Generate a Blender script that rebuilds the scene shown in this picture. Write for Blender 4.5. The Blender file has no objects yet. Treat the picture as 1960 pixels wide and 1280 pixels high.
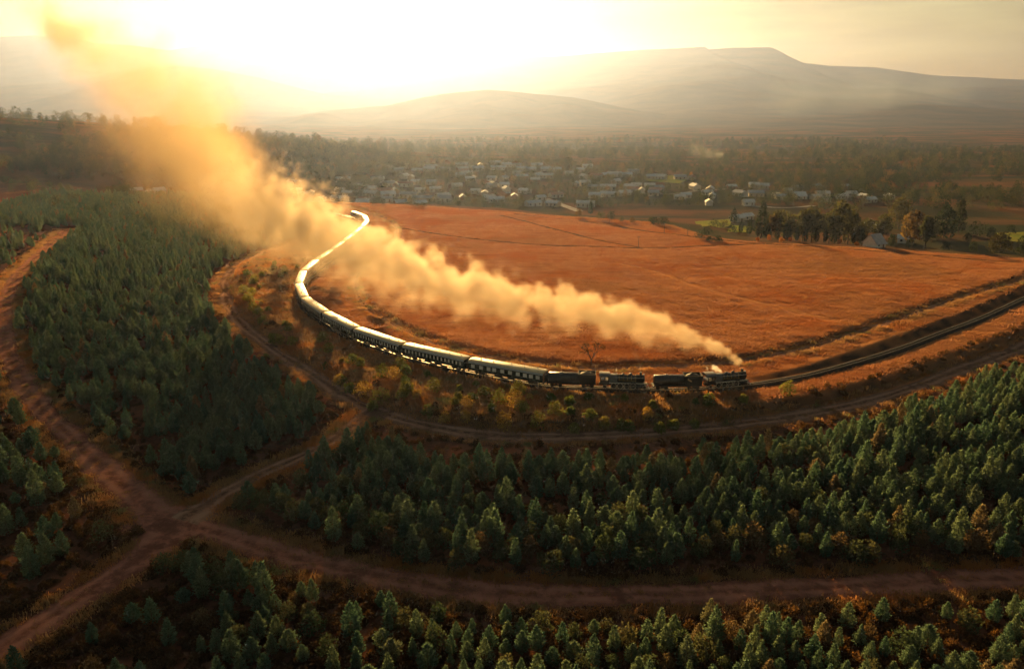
import bpy, bmesh, math, random
import numpy as np
from mathutils import Vector, Matrix, Euler

random.seed(7)
scene = bpy.context.scene
COL = scene.collection
R = math.radians

# ---------------------------------------------------------------- camera
cam_data = bpy.data.cameras.new('camera')
cam_data.sensor_width = 36.0
cam_data.lens = 36.0 * 1480.0 / 1960.0
cam_data.clip_start = 1.0
cam_data.clip_end = 60000.0
camera = bpy.data.objects.new('camera', cam_data)
COL.objects.link(camera)
camera.location = (0.0, 0.0, 61.2)
camera.rotation_euler = (R(90 - 16.593), 0.0, 0.0)
scene.camera = camera

# ---------------------------------------------------------------- sky, sun, exposure
SUN_ELEV, SUN_AZ = 11.0, -9.0            # degrees; azimuth measured from +Y towards +X
sun_vec = Vector((math.sin(R(SUN_AZ)) * math.cos(R(SUN_ELEV)), math.cos(R(SUN_AZ)) * math.cos(R(SUN_ELEV)), math.sin(R(SUN_ELEV))))
world = bpy.data.worlds.new('World')
scene.world = world
world.use_nodes = True
wn, wl = world.node_tree.nodes, world.node_tree.links
wn.clear()
w_out = wn.new('ShaderNodeOutputWorld')
w_bg = wn.new('ShaderNodeBackground')
w_bg.inputs['Strength'].default_value = 0.026
w_sky = wn.new('ShaderNodeTexSky')
w_sky.sky_type = 'NISHITA'
w_sky.sun_disc = False
w_sky.sun_elevation = R(SUN_ELEV)
w_sky.sun_rotation = R(SUN_AZ)
w_sky.altitude = 900.0
w_sky.air_density = 1.6
w_sky.dust_density = 0.8
w_sky.ozone_density = 1.0
# thin high smoke and cloud streaks: they filter the sky light behind them
w_tc = wn.new('ShaderNodeTexCoord')
w_map = wn.new('ShaderNodeMapping')
w_map.inputs['Scale'].default_value = (2.2, 2.2, 16.0)
w_map.inputs['Rotation'].default_value = (0.0, R(4), 0.0)
w_noise = wn.new('ShaderNodeTexNoise')
w_noise.inputs['Scale'].default_value = 2.4
w_noise.inputs['Detail'].default_value = 6.0
w_noise.inputs['Roughness'].default_value = 0.55
w_ramp = wn.new('ShaderNodeValToRGB')
w_ramp.color_ramp.elements[0].position = 0.34
w_ramp.color_ramp.elements[0].color = (1.0, 0.85, 0.61, 1)
w_ramp.color_ramp.elements[1].position = 0.66
w_ramp.color_ramp.elements[1].color = (0.64, 0.48, 0.36, 1)
w_mix = wn.new('ShaderNodeMix')
w_mix.data_type = 'RGBA'; w_mix.blend_type = 'MULTIPLY'
w_mix.inputs[0].default_value = 1.0
wl.new(w_tc.outputs['Generated'], w_map.inputs['Vector'])
wl.new(w_map.outputs['Vector'], w_noise.inputs['Vector'])
wl.new(w_noise.outputs['Fac'], w_ramp.inputs['Fac'])
wl.new(w_sky.outputs['Color'], w_mix.inputs[6])
wl.new(w_ramp.outputs['Color'], w_mix.inputs[7])
wl.new(w_mix.outputs[2], w_bg.inputs['Color'])
wl.new(w_bg.outputs['Background'], w_out.inputs['Surface'])

sun_data = bpy.data.lights.new('sun', 'SUN')
sun_data.energy = 5.0
sun_data.angle = R(3.0)
sun_data.color = (1.0, 0.60, 0.20)
sun = bpy.data.objects.new('sun', sun_data)
COL.objects.link(sun)
sun.rotation_euler = sun_vec.to_track_quat('Z', 'Y').to_euler()
sun.location = (0, 0, 300)

vs = scene.view_settings
vs.view_transform = 'Standard'
vs.look = 'None'
vs.gamma = 1.0
vs.use_curve_mapping = False
vs.exposure = 1.96

scene.render.engine = 'CYCLES'
cy = scene.cycles
cy.use_denoising = True
cy.use_adaptive_sampling = True
cy.adaptive_threshold = 0.055
cy.adaptive_min_samples = 24
cy.denoising_prefilter = 'ACCURATE'
cy.time_limit = 800.0
cy.max_bounces = 6
cy.diffuse_bounces = 3
cy.glossy_bounces = 2
cy.transmission_bounces = 3
cy.volume_bounces = 1
cy.transparent_max_bounces = 8
cy.volume_step_rate = 1.0
cy.volume_max_steps = 256
cy.sample_clamp_indirect = 6.0
# ---------------------------------------------------------------- layout, metres (camera foot at the origin, +Y into the valley)
TRACK = [(208.4, 279.7), (167.3, 245.4), (139.8, 221.7), (118.7, 205.4), (101.6, 192.0), (86.8, 181.8), (71.5, 172.1), (62.7, 167.8), (53.1, 164.1), (40.7, 161.4), (29.3, 161.4), (17.9, 162.4), (6.3, 164.1), (-11.9, 174.0), (-28.2, 185.7), (-43.2, 201.0), (-60.2, 225.7), (-68.9, 245.2), (-73.8, 265.8), (-75.0, 285.2), (-73.8, 318.0), (-73.0, 358.9), (-73.6, 388.0), (-76.5, 406.0), (-82.5, 421.0), (-92.0, 436.0), (-105.0, 451.0), (-121.0, 464.0), (-141.0, 476.0), (-165.0, 487.0)]
FIELD_TRACK = [(230.8, 312.3), (182.5, 269.8), (147.8, 244.6), (117.3, 220.6), (94.3, 202.8), (78.9, 192.0), (68.9, 186.7), (56.7, 180.9), (44.5, 178.1), (31.5, 176.6), (18.8, 175.4), (6.4, 178.9), (-5.2, 184.2), (-17.8, 193.4), (-29.1, 206.9), (-38.8, 221.8), (-45.7, 234.1), (-52.3, 253.7), (-56.4, 273.9), (-58.1, 302.6), (-55.4, 331.1), (-55.6, 365.2), (-59.3, 394.2), (-69.0, 425.9), (-86.8, 460.6), (-107.5, 485.1)]
OUTER_ROAD = [(172.7, 228.2), (139.1, 200.5), (118.0, 185.9), (99.4, 173.1), (84.8, 163.2), (72.7, 156.6), (61.8, 151.6), (50.7, 147.9), (39.2, 144.7), (26.0, 142.1), (14.4, 140.6), (3.1, 140.3), (-8.3, 142.1), (-19.3, 146.8), (-29.0, 153.6), (-37.7, 163.2), (-47.9, 176.1), (-60.1, 192.3), (-72.2, 208.8), (-83.6, 227.0), (-94.0, 247.7), (-103.2, 272.1), (-110.2, 299.5), (-111.0, 320.8), (-107.6, 342.5), (-102.5, 367.2)]
LEFT_ROAD = [(-234.1, 406.3), (-206.4, 333.2), (-187.6, 286.1), (-165.0, 243.2), (-139.6, 203.4), (-117.5, 174.1), (-97.7, 151.6), (-81.2, 134.9), (-66.3, 119.4), (-55.9, 109.8), (-51.8, 107.1)]
LOWER_ROAD = [(-56.0, 110.1), (-46.9, 105.9), (-37.3, 101.1), (-26.9, 96.4), (-16.0, 93.2), (-5.7, 91.1), (4.9, 90.0), (19.0, 89.7), (33.3, 90.5), (48.0, 91.7), (63.0, 92.9), (78.9, 93.8)]
CROSS_ROAD = [(-52.5, 108.8), (-49.1, 116.4), (-44.6, 124.6), (-39.0, 131.8), (-34.7, 138.7), (-32.3, 147.2), (-30.3, 154.2)]
CORNER_ROAD = [(-52.4, 108.5), (-53.2, 100.1), (-55.4, 95.1), (-57.9, 87.4), (-60.7, 80.7), (-63.1, 76.5)]
FURROWS_A = [(-55.2, 388.4), (-29.7, 364.3), (4.7, 344.2), (32.1, 336.3), (56.7, 332.4), (84.2, 333.7), (115.9, 340.2)]
FURROWS_B = [(-7.3, 436.0), (8.3, 409.9), (25.6, 376.8), (40.5, 349.7), (56.9, 333.7)]
FURROWS_C = [(1.5, 440.3), (28.3, 419.6), (48.8, 400.7), (68.4, 373.6), (91.2, 352.6), (114.7, 336.3), (138.1, 326.2), (172.9, 307.7), (198.6, 295.0)]
PALE_PATH_A = [(40.9, 298.1), (54.3, 281.5), (62.8, 259.2), (73.7, 240.6), (84.7, 224.4), (93.7, 211.8)]
FIELD_EDGE = [(-246.1, 541.0), (-171.1, 510.5), (-125.9, 493.7), (-71.0, 480.5), (-24.7, 458.4), (5.9, 440.3), (34.3, 423.6), (73.2, 400.7), (85.6, 359.8), (108.6, 338.9), (157.1, 319.0), (201.8, 300.2), (237.9, 283.3)]
HOUSES = [(-150, 809, 7.5), (-140, 825, 7.5), (-127, 804, 8.8), (-87, 845, 11.4), (-46, 795, 10.8), (-15, 848, 14.3), (5, 808, 7.5), (-103, 756, 7.5), (-96, 749, 7.5), (-88, 719, 7.5), (-104, 701, 7.5), (-135, 690, 7.5), (-122, 675, 9.2), (-167, 650, 7.5), (-172, 642, 7.5), (-181, 657, 7.5), (-79, 672, 7.5), (-21, 705, 7.5), (-5, 686, 7.5), (-23, 661, 7.5), (-18, 629, 8.6), (-31, 671, 7.5), (-40, 634, 7.5), (-54, 622, 10.6), (-71, 621, 14.9), (-99, 618, 7.5), (-117, 618, 7.5), (-7, 712, 7.5), (2, 644, 7.5), (-40, 747, 7.5), (26, 783, 12.7), (11, 675, 9.7), (23, 632, 7.5), (0, 644, 7.5), (105, 805, 13.1), (95, 796, 8.1), (68, 733, 9.0), (99, 743, 7.6), (129, 837, 11.9), (125, 711, 8.7), (119, 658, 8.1), (126, 657, 7.5), (135, 628, 7.5), (150, 593, 7.5), (218, 643, 7.5), (112, 675, 7.5), (165, 660, 7.5), (75, 861, 7.5), (86, 702, 12.9), (134, 713, 7.5), (59, 725, 7.5), (180, 593, 7.5), (38, 864, 8.8), (59, 810, 7.5), (215, 638, 7.5), (217, 630, 7.5), (235, 635, 7.5), (246, 632, 7.5), (247, 616, 7.5), (282, 649, 7.5), (280, 611, 9.7), (272, 614, 7.5), (157, 518, 7.5), (148, 509, 7.5), (220, 471, 9.1), (205, 458, 7.5), (177, 486, 7.5), (219, 427, 7.5), (283, 628, 7.5), (305, 631, 7.5), (231, 718, 7.5), (198, 706, 7.5), (240, 678, 7.5), (-269, 583, 7.5), (-283, 589, 7.5), (-269, 596, 7.5)]
GROVE = [(123.3, 380.8, 'pine', 20.8, 6.7), (132.9, 384.2, 'broad', 17.3, 12.0), (129.2, 383.1, 'broad', 14.4, 8.9), (139.2, 384.2, 'broad', 15.2, 10.5), (146.1, 386.5, 'broad', 18.9, 11.6), (151.0, 387.6, 'broad', 20.6, 11.6), (159.1, 385.3, 'broad', 17.9, 11.6), (165.5, 389.8, 'broad', 25.5, 13.8), (174.0, 397.8, 'broad', 22.8, 13.0), (207.4, 431.0, 'broad', 17.0, 10.0), (236.9, 473.5, 'broad', 21.3, 12.9), (189.9, 363.9, 'broad', 20.9, 9.9), (188.9, 350.3, 'broad', 17.7, 5.3), (249.0, 443.6, 'dark', 21.2, 11.5), (266.3, 459.9, 'pine', 22.6, 7.5), (270.2, 446.9, 'dark', 8.5, 12.2), (210.0, 329.2, 'dark', 9.5, 8.6), (216.1, 323.7, 'dark', 8.9, 5.8), (200.8, 333.5, 'dark', 4.6, 3.7), (272.9, 438.0, 'dark', 7.1, 5.4), (143.1, 499.0, 'pine', 10.1, 6.7), (190.3, 335.7, 'dark', 3.7, 4.1), (167.9, 339.0, 'dark', 6.0, 3.7), (178.5, 344.4, 'dark', 4.2, 3.3), (77.3, 394.0, 'dark', 4.5, 6.4), (73.2, 398.0, 'dark', 3.8, 4.8), (55.3, 547.0, 'pine', 9.6, 3.3), (52.5, 411.0, 'broad', 5.6, 4.4), (36.9, 427.0, 'broad', 4.0, 4.6), (48.1, 419.0, 'broad', 4.0, 5.1), (58.0, 409.0, 'broad', 2.8, 3.3), (73.3, 408.0, 'broad', 2.5, 3.3), (63.0, 405.0, 'broad', 2.7, 3.8), (-85.8, 486.0, 'dark', 3.6, 4.9), (-80.8, 487.0, 'dark', 3.6, 4.6), (-58.9, 474.0, 'dark', 2.9, 5.7), (-53.8, 471.0, 'dark', 2.8, 5.1), (-98.8, 423.0, 'dark', 6.3, 3.7), (91.2, 361.0, 'dark', 4.4, 5.9), (107.6, 408.8, 'dark', 3.9, 7.2), (117.3, 427.3, 'dark', 4.1, 6.4), (86.6, 354.0, 'dark', 3.4, 4.8), (111.4, 390.2, 'dark', 3.7, 5.3), (92.5, 344.0, 'dark', 2.8, 4.2), (88.5, 344.0, 'dark', 2.3, 3.7), (174.4, 387.6, 'broad', 11.9, 7.9), (205.2, 444.0, 'broad', 12.1, 9.1), (234.6, 428.0, 'broad', 10.5, 7.6), (253.6, 428.0, 'dark', 5.8, 5.2), (295.8, 456.7, 'dark', 5.6, 5.0)]
CYPRESSES = [(114.5, 385.9, 'cypress', 6.0, 2.4), (116.5, 378.2, 'cypress', 8.2, 3.1), (120.7, 378.2, 'cypress', 7.7, 2.8), (125.2, 379.3, 'cypress', 7.2, 2.6), (127.0, 380.4, 'cypress', 6.7, 2.3), (131.9, 382.6, 'cypress', 6.2, 3.1), (132.7, 372.8, 'cypress', 8.4, 2.8), (134.5, 373.9, 'cypress', 7.9, 2.5), (139.0, 375.0, 'cypress', 7.4, 2.3), (145.6, 381.5, 'cypress', 7.0, 3.1), (166.8, 425.0, 'cypress', 7.2, 3.2), (147.0, 370.6, 'cypress', 5.8, 2.5), (152.0, 372.8, 'cypress', 8.1, 2.3), (161.1, 384.8, 'cypress', 7.9, 3.1), (179.5, 425.0, 'cypress', 8.1, 3.2), (184.2, 425.0, 'cypress', 7.5, 2.9), (165.3, 371.7, 'cypress', 6.1, 2.3), (171.3, 376.1, 'cypress', 8.5, 3.1), (209.3, 455.6, 'cypress', 9.6, 3.4)]
AUTUMN = [(117.8, 352.0, 'autumn', 2.4, 1.9), (120.6, 344.0, 'autumn', 2.1, 1.9), (163.9, 431.0, 'autumn', 2.6, 2.1), (151.0, 354.0, 'autumn', 2.2, 1.9), (127.1, 351.0, 'autumn', 1.9, 1.7), (185.1, 814.0, 'autumn', 6.0, 4.3), (111.0, 347.0, 'autumn', 1.7, 1.7), (154.3, 343.0, 'autumn', 1.6, 1.9)]
SKYLINE = [(-487.3, 889.0, 'broad', 7.6, 6.4), (-467.5, 884.0, 'broad', 8.4, 7.3), (-446.1, 881.0, 'pine', 6.7, 3.0), (-447.3, 913.0, 'broad', 8.7, 10.6), (-412.6, 876.0, 'broad', 10.4, 11.9), (-394.8, 874.0, 'broad', 7.4, 7.7), (-281.4, 911.0, 'broad', 8.1, 7.1), (-258.8, 874.0, 'pine', 6.9, 3.1), (-240.1, 868.0, 'broad', 7.4, 9.0), (-217.5, 868.0, 'broad', 10.6, 12.3), (-196.8, 877.0, 'broad', 10.5, 9.3), (-179.0, 880.0, 'broad', 8.0, 8.7), (-161.1, 870.0, 'pine', 10.1, 4.6), (-138.8, 874.0, 'broad', 10.8, 12.9), (-118.6, 832.0, 'broad', 14.3, 18.8), (-104.6, 830.0, 'broad', 14.3, 18.7), (-95.3, 856.0, 'broad', 7.1, 7.2), (-76.3, 887.0, 'pine', 6.9, 3.1), (-58.0, 875.0, 'broad', 11.2, 13.4), (-41.9, 904.0, 'broad', 9.5, 8.9), (-23.4, 885.0, 'broad', 11.2, 11.9), (-3.1, 938.0, 'broad', 11.8, 13.9), (12.4, 940.0, 'pine', 9.7, 4.4), (24.3, 917.0, 'broad', 8.9, 9.6), (42.0, 907.0, 'broad', 8.9, 7.8), (57.3, 910.0, 'broad', 8.3, 9.7), (72.6, 913.0, 'broad', 6.9, 5.7), (89.1, 896.0, 'pine', 9.9, 4.4), (109.4, 917.0, 'broad', 8.2, 8.6), (123.8, 889.0, 'broad', 9.0, 8.6), (133.9, 840.0, 'broad', 11.1, 9.9), (158.0, 850.0, 'broad', 8.3, 7.4), (173.6, 843.0, 'pine', 9.3, 4.2), (188.2, 838.0, 'broad', 7.5, 7.2), (206.1, 850.0, 'broad', 10.0, 9.4), (218.1, 820.0, 'broad', 8.7, 10.5), (233.4, 797.0, 'broad', 6.3, 5.2), (245.9, 769.0, 'pine', 6.7, 3.0), (263.7, 761.0, 'broad', 9.1, 9.8), (277.5, 743.0, 'broad', 6.5, 6.2), (297.5, 750.0, 'broad', 6.3, 6.3), (303.6, 722.0, 'broad', 5.5, 6.1)]
BUSHES = [(-38.7, 178.0, 2.8), (-30.0, 167.6, 3.6), (-27.2, 167.6, 3.1), (-23.7, 161.9, 2.6), (-33.0, 160.9, 3.9), (-28.7, 157.0, 4.1), (-40.3, 169.1, 2.7), (-17.1, 160.2, 3.0), (-11.6, 160.2, 1.6), (-6.2, 157.0, 2.3), (-2.7, 152.5, 3.8), (1.2, 156.4, 3.8), (0.5, 150.4, 3.9), (-1.5, 143.8, 3.6), (5.2, 143.8, 3.6), (8.9, 146.7, 3.0), (12.2, 151.6, 2.0), (-13.7, 147.3, 2.1), (-17.4, 149.9, 2.4), (15.9, 145.4, 2.5), (18.4, 143.8, 2.5), (27.6, 146.7, 2.6), (22.0, 143.8, 2.1), (23.5, 143.2, 2.3), (29.4, 142.2, 2.3), (-4.2, 147.6, 2.1), (-9.5, 146.7, 2.1), (-20.5, 155.8, 2.0), (-63.1, 200.7, 3.1), (-58.5, 196.9, 2.8), (-72.8, 217.5, 2.7), (-79.8, 230.7, 2.9), (-97.3, 278.8, 2.7), (-65.5, 202.2, 2.9), (-64.5, 211.5, 1.8), (-45.8, 179.2, 1.8), (-39.7, 169.8, 2.2), (-63.2, 188.8, 1.3), (-76.2, 224.5, 3.1), (-83.9, 239.8, 2.7), (2.2, 148.1, 2.4), (12.5, 142.2, 2.1), (32.5, 143.8, 1.9), (36.9, 144.8, 1.7), (-36.8, 164.2, 2.6), (-29.9, 154.0, 2.0), (-23.7, 156.4, 2.3), (-8.4, 154.0, 1.8)]
POLES = [(55.3, 335.0, 4.6), (-30.7, 456.0, 4.3), (72.7, 368.0, 3.0), (82.4, 361.0, 2.7), (50.8, 404.0, 2.5)]
LAWNS = [[(135.7, 810.0), (179.0, 829.0), (173.5, 778.0), (159.5, 748.0), (130.6, 766.0)], [(139.0, 489.0), (151.3, 486.0), (125.5, 409.0), (106.8, 382.0)], [(287.5, 458.0), (307.8, 463.0), (284.3, 426.0), (274.9, 432.0)], [(119.2, 504.0), (147.4, 520.0), (138.3, 489.0), (97.6, 395.0)]]
TOWN_ROADS = [[(28.0, 642.0), (33.9, 616.0), (41.8, 592.0), (49.4, 564.0)], [(-22.7, 757.0), (-9.5, 713.0), (-2.2, 669.0)], [(112.3, 672.0), (137.7, 664.0), (161.1, 689.0), (196.2, 708.0)], [(182.0, 589.0), (202.1, 578.0), (229.5, 589.0)]]
MOUNTAIN_CREST = [(-10740, 658), (-7862, 738), (-5566, 829), (-5229, 807), (-4843, 738), (-4446, 722), (-3999, 658), (-3650, 712), (-3360, 754), (-3140, 679), (-2402, 631), (-1603, 593), (-1032, 550), (-458, 577), (0, 550), (688, 572), (1259, 610), (2057, 647), (2094, 620), (2402, 631), (2733, 631), (2835, 583), (2988, 485), (3337, 447), (3799, 431), (3888, 414), (4329, 349), (5027, 316), (5669, 283), (7645, 250), (11130, 222)]
LEFT_HILL_CREST = [(-5879, -57), (-4263, 77), (-3621, 134), (-3092, 245), (-2847, 319), (-2571, 341), (-2186, 305), (-1879, 245), (-1418, 134), (-871, 0), (-318, -94)]
MIDDLE_HILL_CREST = [(-1597, -113), (-1203, -6), (-927, 30), (-652, 54), (-379, 110), (-136, 134), (55, 118), (326, 95), (599, 43), (930, -15), (1428, -78), (1984, -127)]
# ---------------------------------------------------------------- terrain height, metres
def smooth(t):
    t = np.clip(t, 0.0, 1.0)
    return t * t * (3 - 2 * t)

def spline(pts, step=2.0):
    """Catmull-Rom through the points, resampled at an even step."""
    p = np.array(pts, float)
    p = np.vstack([2 * p[0] - p[1], p, 2 * p[-1] - p[-2]])
    out = []
    for i in range(1, len(p) - 2):
        t = np.linspace(0, 1, 24, endpoint=False)[:, None]
        a, b, c, d = p[i - 1], p[i], p[i + 1], p[i + 2]
        out.append(0.5 * (2 * b + (c - a) * t + (2 * a - 5 * b + 4 * c - d) * t ** 2 + (3 * b - a - 3 * c + d) * t ** 3))
    q = np.vstack(out + [p[-2][None, :]])
    for _ in range(12):                       # ease small kinks left by the survey points
        q[1:-1] = 0.25 * q[:-2] + 0.5 * q[1:-1] + 0.25 * q[2:]
    s = np.concatenate([[0], np.cumsum(np.hypot(*np.diff(q, axis=0).T))])
    u = np.arange(0, s[-1], step)
    return np.stack([np.interp(u, s, q[:, 0]), np.interp(u, s, q[:, 1])], 1)

def dist_to(line, X, Y, reach=60.0):
    """Distance to a polyline, exact within reach, capped beyond it."""
    d = np.full(X.shape, reach)
    x0, x1 = line[:, 0].min() - reach, line[:, 0].max() + reach
    y0, y1 = line[:, 1].min() - reach, line[:, 1].max() + reach
    m = (X > x0) & (X < x1) & (Y > y0) & (Y < y1)
    xs, ys = X[m], Y[m]
    best = np.full(xs.shape, reach ** 2)
    line = np.vstack([line[::3], line[-1:]])
    for (ax, ay), (bx, by) in zip(line[:-1], line[1:]):
        n = (xs > min(ax, bx) - reach) & (xs < max(ax, bx) + reach) & (ys > min(ay, by) - reach) & (ys < max(ay, by) + reach)
        if not n.any(): continue
        px, py = xs[n] - ax, ys[n] - ay
        ex, ey = bx - ax, by - ay
        t = np.clip((px * ex + py * ey) / (ex * ex + ey * ey + 1e-9), 0, 1)
        best[n] = np.minimum(best[n], (px - t * ex) ** 2 + (py - t * ey) ** 2)
    d[m] = np.sqrt(best)
    return d

def inside(poly, X, Y):
    c = np.zeros(X.shape, bool)
    n = len(poly)
    for i in range(n):
        ax, ay = poly[i]; bx, by = poly[(i + 1) % n]
        if ay == by: continue
        m = (ay > Y) != (by > Y)
        c ^= m & (X < (bx - ax) * (Y - ay) / (by - ay) + ax)
    return c

track_line = spline(TRACK, 2.0)
field_line = spline(FIELD_TRACK, 2.0)
outer_line = spline(OUTER_ROAD, 2.0)
edge_line = spline(FIELD_EDGE, 6.0)
left_line, lower_line = spline(LEFT_ROAD), spline(LOWER_ROAD)
cross_line, corner_line = spline(CROSS_ROAD), spline(CORNER_ROAD)
far_corner = [(-300, 900), (900, 900), (900, 400)]
poly_track = [tuple(p) for p in track_line[::4]] + far_corner
poly_field = [tuple(p) for p in field_line[::4]] + far_corner
poly_outer = [tuple(p) for p in outer_line[::4]] + [(-102, 420), (-140, 520)] + far_corner
poly_beyond = [tuple(p) for p in edge_line] + [(900, 100), (6000, 100), (6000, 20000), (-9000, 20000), (-9000, 700), (-600, 640)]

def wobble(X, Y, s, seed):
    r = np.random.RandomState(seed)
    z = np.zeros(np.shape(X))
    for k in range(7):
        a, f, ph = r.uniform(0, 6.28), r.uniform(0.6, 1.9) / s, r.uniform(0, 6.28)
        z = z + np.sin((X * np.cos(a) + Y * np.sin(a)) * f * 6.28 + ph)
    return z / 4.0

def signed(poly, line, X, Y, reach=60.0):
    d = dist_to(line, X, Y, reach)
    return np.where(inside(poly, X, Y), d, -d)

CREST_X = [-4000, -1200, -700, -596, -474, -383, -292, -170, -49, 73, 255, 600, 4000]
CREST_Z = [60, 62, 50, 46, 37, 28, 16, 1, -6, -9, -13, -15, -15]

def height(X, Y):
    X = np.asarray(X, float); Y = np.asarray(Y, float)
    sf = signed(poly_field, field_line, X, Y)
    st = signed(poly_track, track_line, X, Y)
    so = signed(poly_outer, outer_line, X, Y)
    cut = smooth((X - 52) / 60)
    z = 0.9 * smooth((sf - 1.9) / 1.7) + 1.3 * cut * smooth((st - 2.7) / 2.6) + 0.35 * smooth((np.abs(st) - 2.5) / 2.0) * (1 - cut)
    z = z - 2.0 * (1 - smooth((so - 2.6) / 3.2))
    z = z - 0.35 * smooth((-so - 3) / 40)
    z = z - 0.7 * (1 - smooth((np.abs(st) - 1.9) / 1.2)) * 0 
    z = z + 0.35 * wobble(X, Y, 70, 3) * smooth((np.abs(st) - 6) / 20) * smooth((np.abs(so) - 4) / 12) * smooth((np.abs(sf) - 3) / 12)
    z = z + 0.10 * wobble(X, Y, 11, 5) * smooth((np.abs(st) - 4) / 5)
    de = signed(poly_beyond, edge_line, X, Y, 160.0)
    mask = np.interp(X, [-330, -200], [0.0, 1.0])
    z = z - 15.0 * smooth(de / 110) * mask
    crest = np.interp(X, CREST_X, CREST_Z) + 2.0 * wobble(X, Y, 260, 8)
    y0 = np.interp(X, [-500, -200, 100], [430, 560, 620])
    t = smooth((Y - y0) / (900 - y0))
    z = z * (1 - t) + crest * t
    t2 = smooth((Y - 930) / 700)
    z = z * (1 - t2) + (-28 + 3 * wobble(X, Y, 900, 4)) * t2
    return z

def hz(x, y):
    return float(height(np.array([x], float), np.array([y], float))[0])
# ---------------------------------------------------------------- helpers
class NT:
    """Small expression helper for math node chains (shader or geometry trees)."""
    def __init__(self, tree): self.t = tree
    def n(self, kind, **kw):
        nd = self.t.nodes.new(kind)
        for k, v in kw.items(): setattr(nd, k, v)
        return nd
    def put(self, sock, v):
        if isinstance(v, bpy.types.NodeSocket): self.t.links.new(v, sock)
        elif isinstance(v, (tuple, list)) and len(sock.default_value) == 4 and len(v) == 3: sock.default_value = (*v, 1.0)
        else: sock.default_value = v
    def m(self, op, a, b=None, c=None, clamp=False):
        nd = self.n('ShaderNodeMath', operation=op, use_clamp=clamp)
        for i, v in enumerate((a, b, c)):
            if v is not None: self.put(nd.inputs[i], v)
        return nd.outputs[0]
    def add(self, a, b): return self.m('ADD', a, b)
    def sub(self, a, b): return self.m('SUBTRACT', a, b)
    def mul(self, a, b): return self.m('MULTIPLY', a, b)
    def div(self, a, b): return self.m('DIVIDE', a, b)
    def mix(self, f, a, b):
        nd = self.n('ShaderNodeMix', data_type='RGBA')
        self.put(nd.inputs[0], f); self.put(nd.inputs[6], a); self.put(nd.inputs[7], b)
        return nd.outputs[2]
    def sstep(self, x, a, b):
        nd = self.n('ShaderNodeMapRange', interpolation_type='SMOOTHSTEP')
        self.put(nd.inputs[0], x); self.put(nd.inputs[1], a); self.put(nd.inputs[2], b)
        nd.inputs[3].default_value = 0.0; nd.inputs[4].default_value = 1.0
        return nd.outputs[0]
    def noise(self, vec, scale, detail=3.0, rough=0.5, dist=0.0):
        nd = self.n('ShaderNodeTexNoise')
        if vec is not None: self.put(nd.inputs['Vector'], vec)
        nd.inputs['Scale'].default_value = scale; nd.inputs['Detail'].default_value = detail
        nd.inputs['Roughness'].default_value = rough; nd.inputs['Distortion'].default_value = dist
        return nd.outputs['Fac']
    def scaled(self, vec, s):
        nd = self.n('ShaderNodeVectorMath', operation='MULTIPLY')
        self.put(nd.inputs[0], vec); nd.inputs[1].default_value = s
        return nd.outputs[0]

def new_mat(name):
    m = bpy.data.materials.new(name)
    m.use_nodes = True
    m.node_tree.nodes.clear()
    t = NT(m.node_tree)
    out = t.n('ShaderNodeOutputMaterial')
    return m, t, out

def solid(name, c1, c2=None, scale=3.0, rough=0.6, metal=0.0, bump=0.0, coat=0.0, spec=0.5):
    """Principled surface with mottled colour (and optional fine relief)."""
    m, t, out = new_mat(name)
    b = t.n('ShaderNodeBsdfPrincipled')
    tc = t.n('ShaderNodeTexCoord')
    if c2 is None: c2 = tuple(v * 0.8 for v in c1)
    f = t.sstep(t.noise(tc.outputs['Object'], scale, 5.0, 0.6), 0.35, 0.68)
    t.put(b.inputs['Base Color'], t.mix(f, c1, c2))
    t.put(b.inputs['Roughness'], t.m('ADD', t.mul(f, 0.15), rough - 0.05, clamp=True))
    b.inputs['Metallic'].default_value = metal
    b.inputs['Coat Weight'].default_value = coat
    b.inputs['Specular IOR Level'].default_value = spec
    if bump:
        bp = t.n('ShaderNodeBump'); bp.inputs['Strength'].default_value = bump; bp.inputs['Distance'].default_value = 0.05
        t.put(bp.inputs['Height'], t.noise(tc.outputs['Object'], scale * 4, 4.0, 0.6))
        t.put(b.inputs['Normal'], bp.outputs[0])
    t.put(out.inputs['Surface'], b.outputs[0])
    return m

def foliage(name, dark, light, brown, brown_share=0.12, trans=0.45, tint=(1.3, 1.25, 0.6)):
    """Leaf surface: each plant its own tone, thin enough to let low sun through."""
    m, t, out = new_mat(name)
    oi = t.n('ShaderNodeObjectInfo')
    rnd = oi.outputs['Random']
    base = t.mix(rnd, dark, light)
    fb = t.sstep(t.m('FRACT', t.mul(rnd, 7.31)), 1.0 - brown_share, 1.0 - brown_share * 0.6)
    base = t.mix(fb, base, brown)
    geo = t.n('ShaderNodeNewGeometry')
    v = t.add(t.mul(geo.outputs['Random Per Island'], 0.7), 0.65)
    hsv = t.n('ShaderNodeHueSaturation'); t.put(hsv.inputs['Value'], v); t.put(hsv.inputs['Color'], base)
    d = t.n('ShaderNodeBsdfDiffuse'); t.put(d.inputs['Color'], hsv.outputs[0])
    tr = t.n('ShaderNodeBsdfTranslucent')
    mul = t.n('ShaderNodeMix', data_type='RGBA', blend_type='MULTIPLY'); mul.inputs[0].default_value = 1.0
    t.put(mul.inputs[6], hsv.outputs[0]); mul.inputs[7].default_value = (*tint, 1)
    t.put(tr.inputs['Color'], mul.outputs[2])
    mx = t.n('ShaderNodeMixShader'); mx.inputs[0].default_value = trans
    t.put(mx.inputs[1], d.outputs[0]); t.put(mx.inputs[2], tr.outputs[0])
    t.put(out.inputs['Surface'], mx.outputs[0])
    return m

def link(o, parent=None):
    COL.objects.link(o)
    if parent is not None: o.parent = parent
    return o

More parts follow.
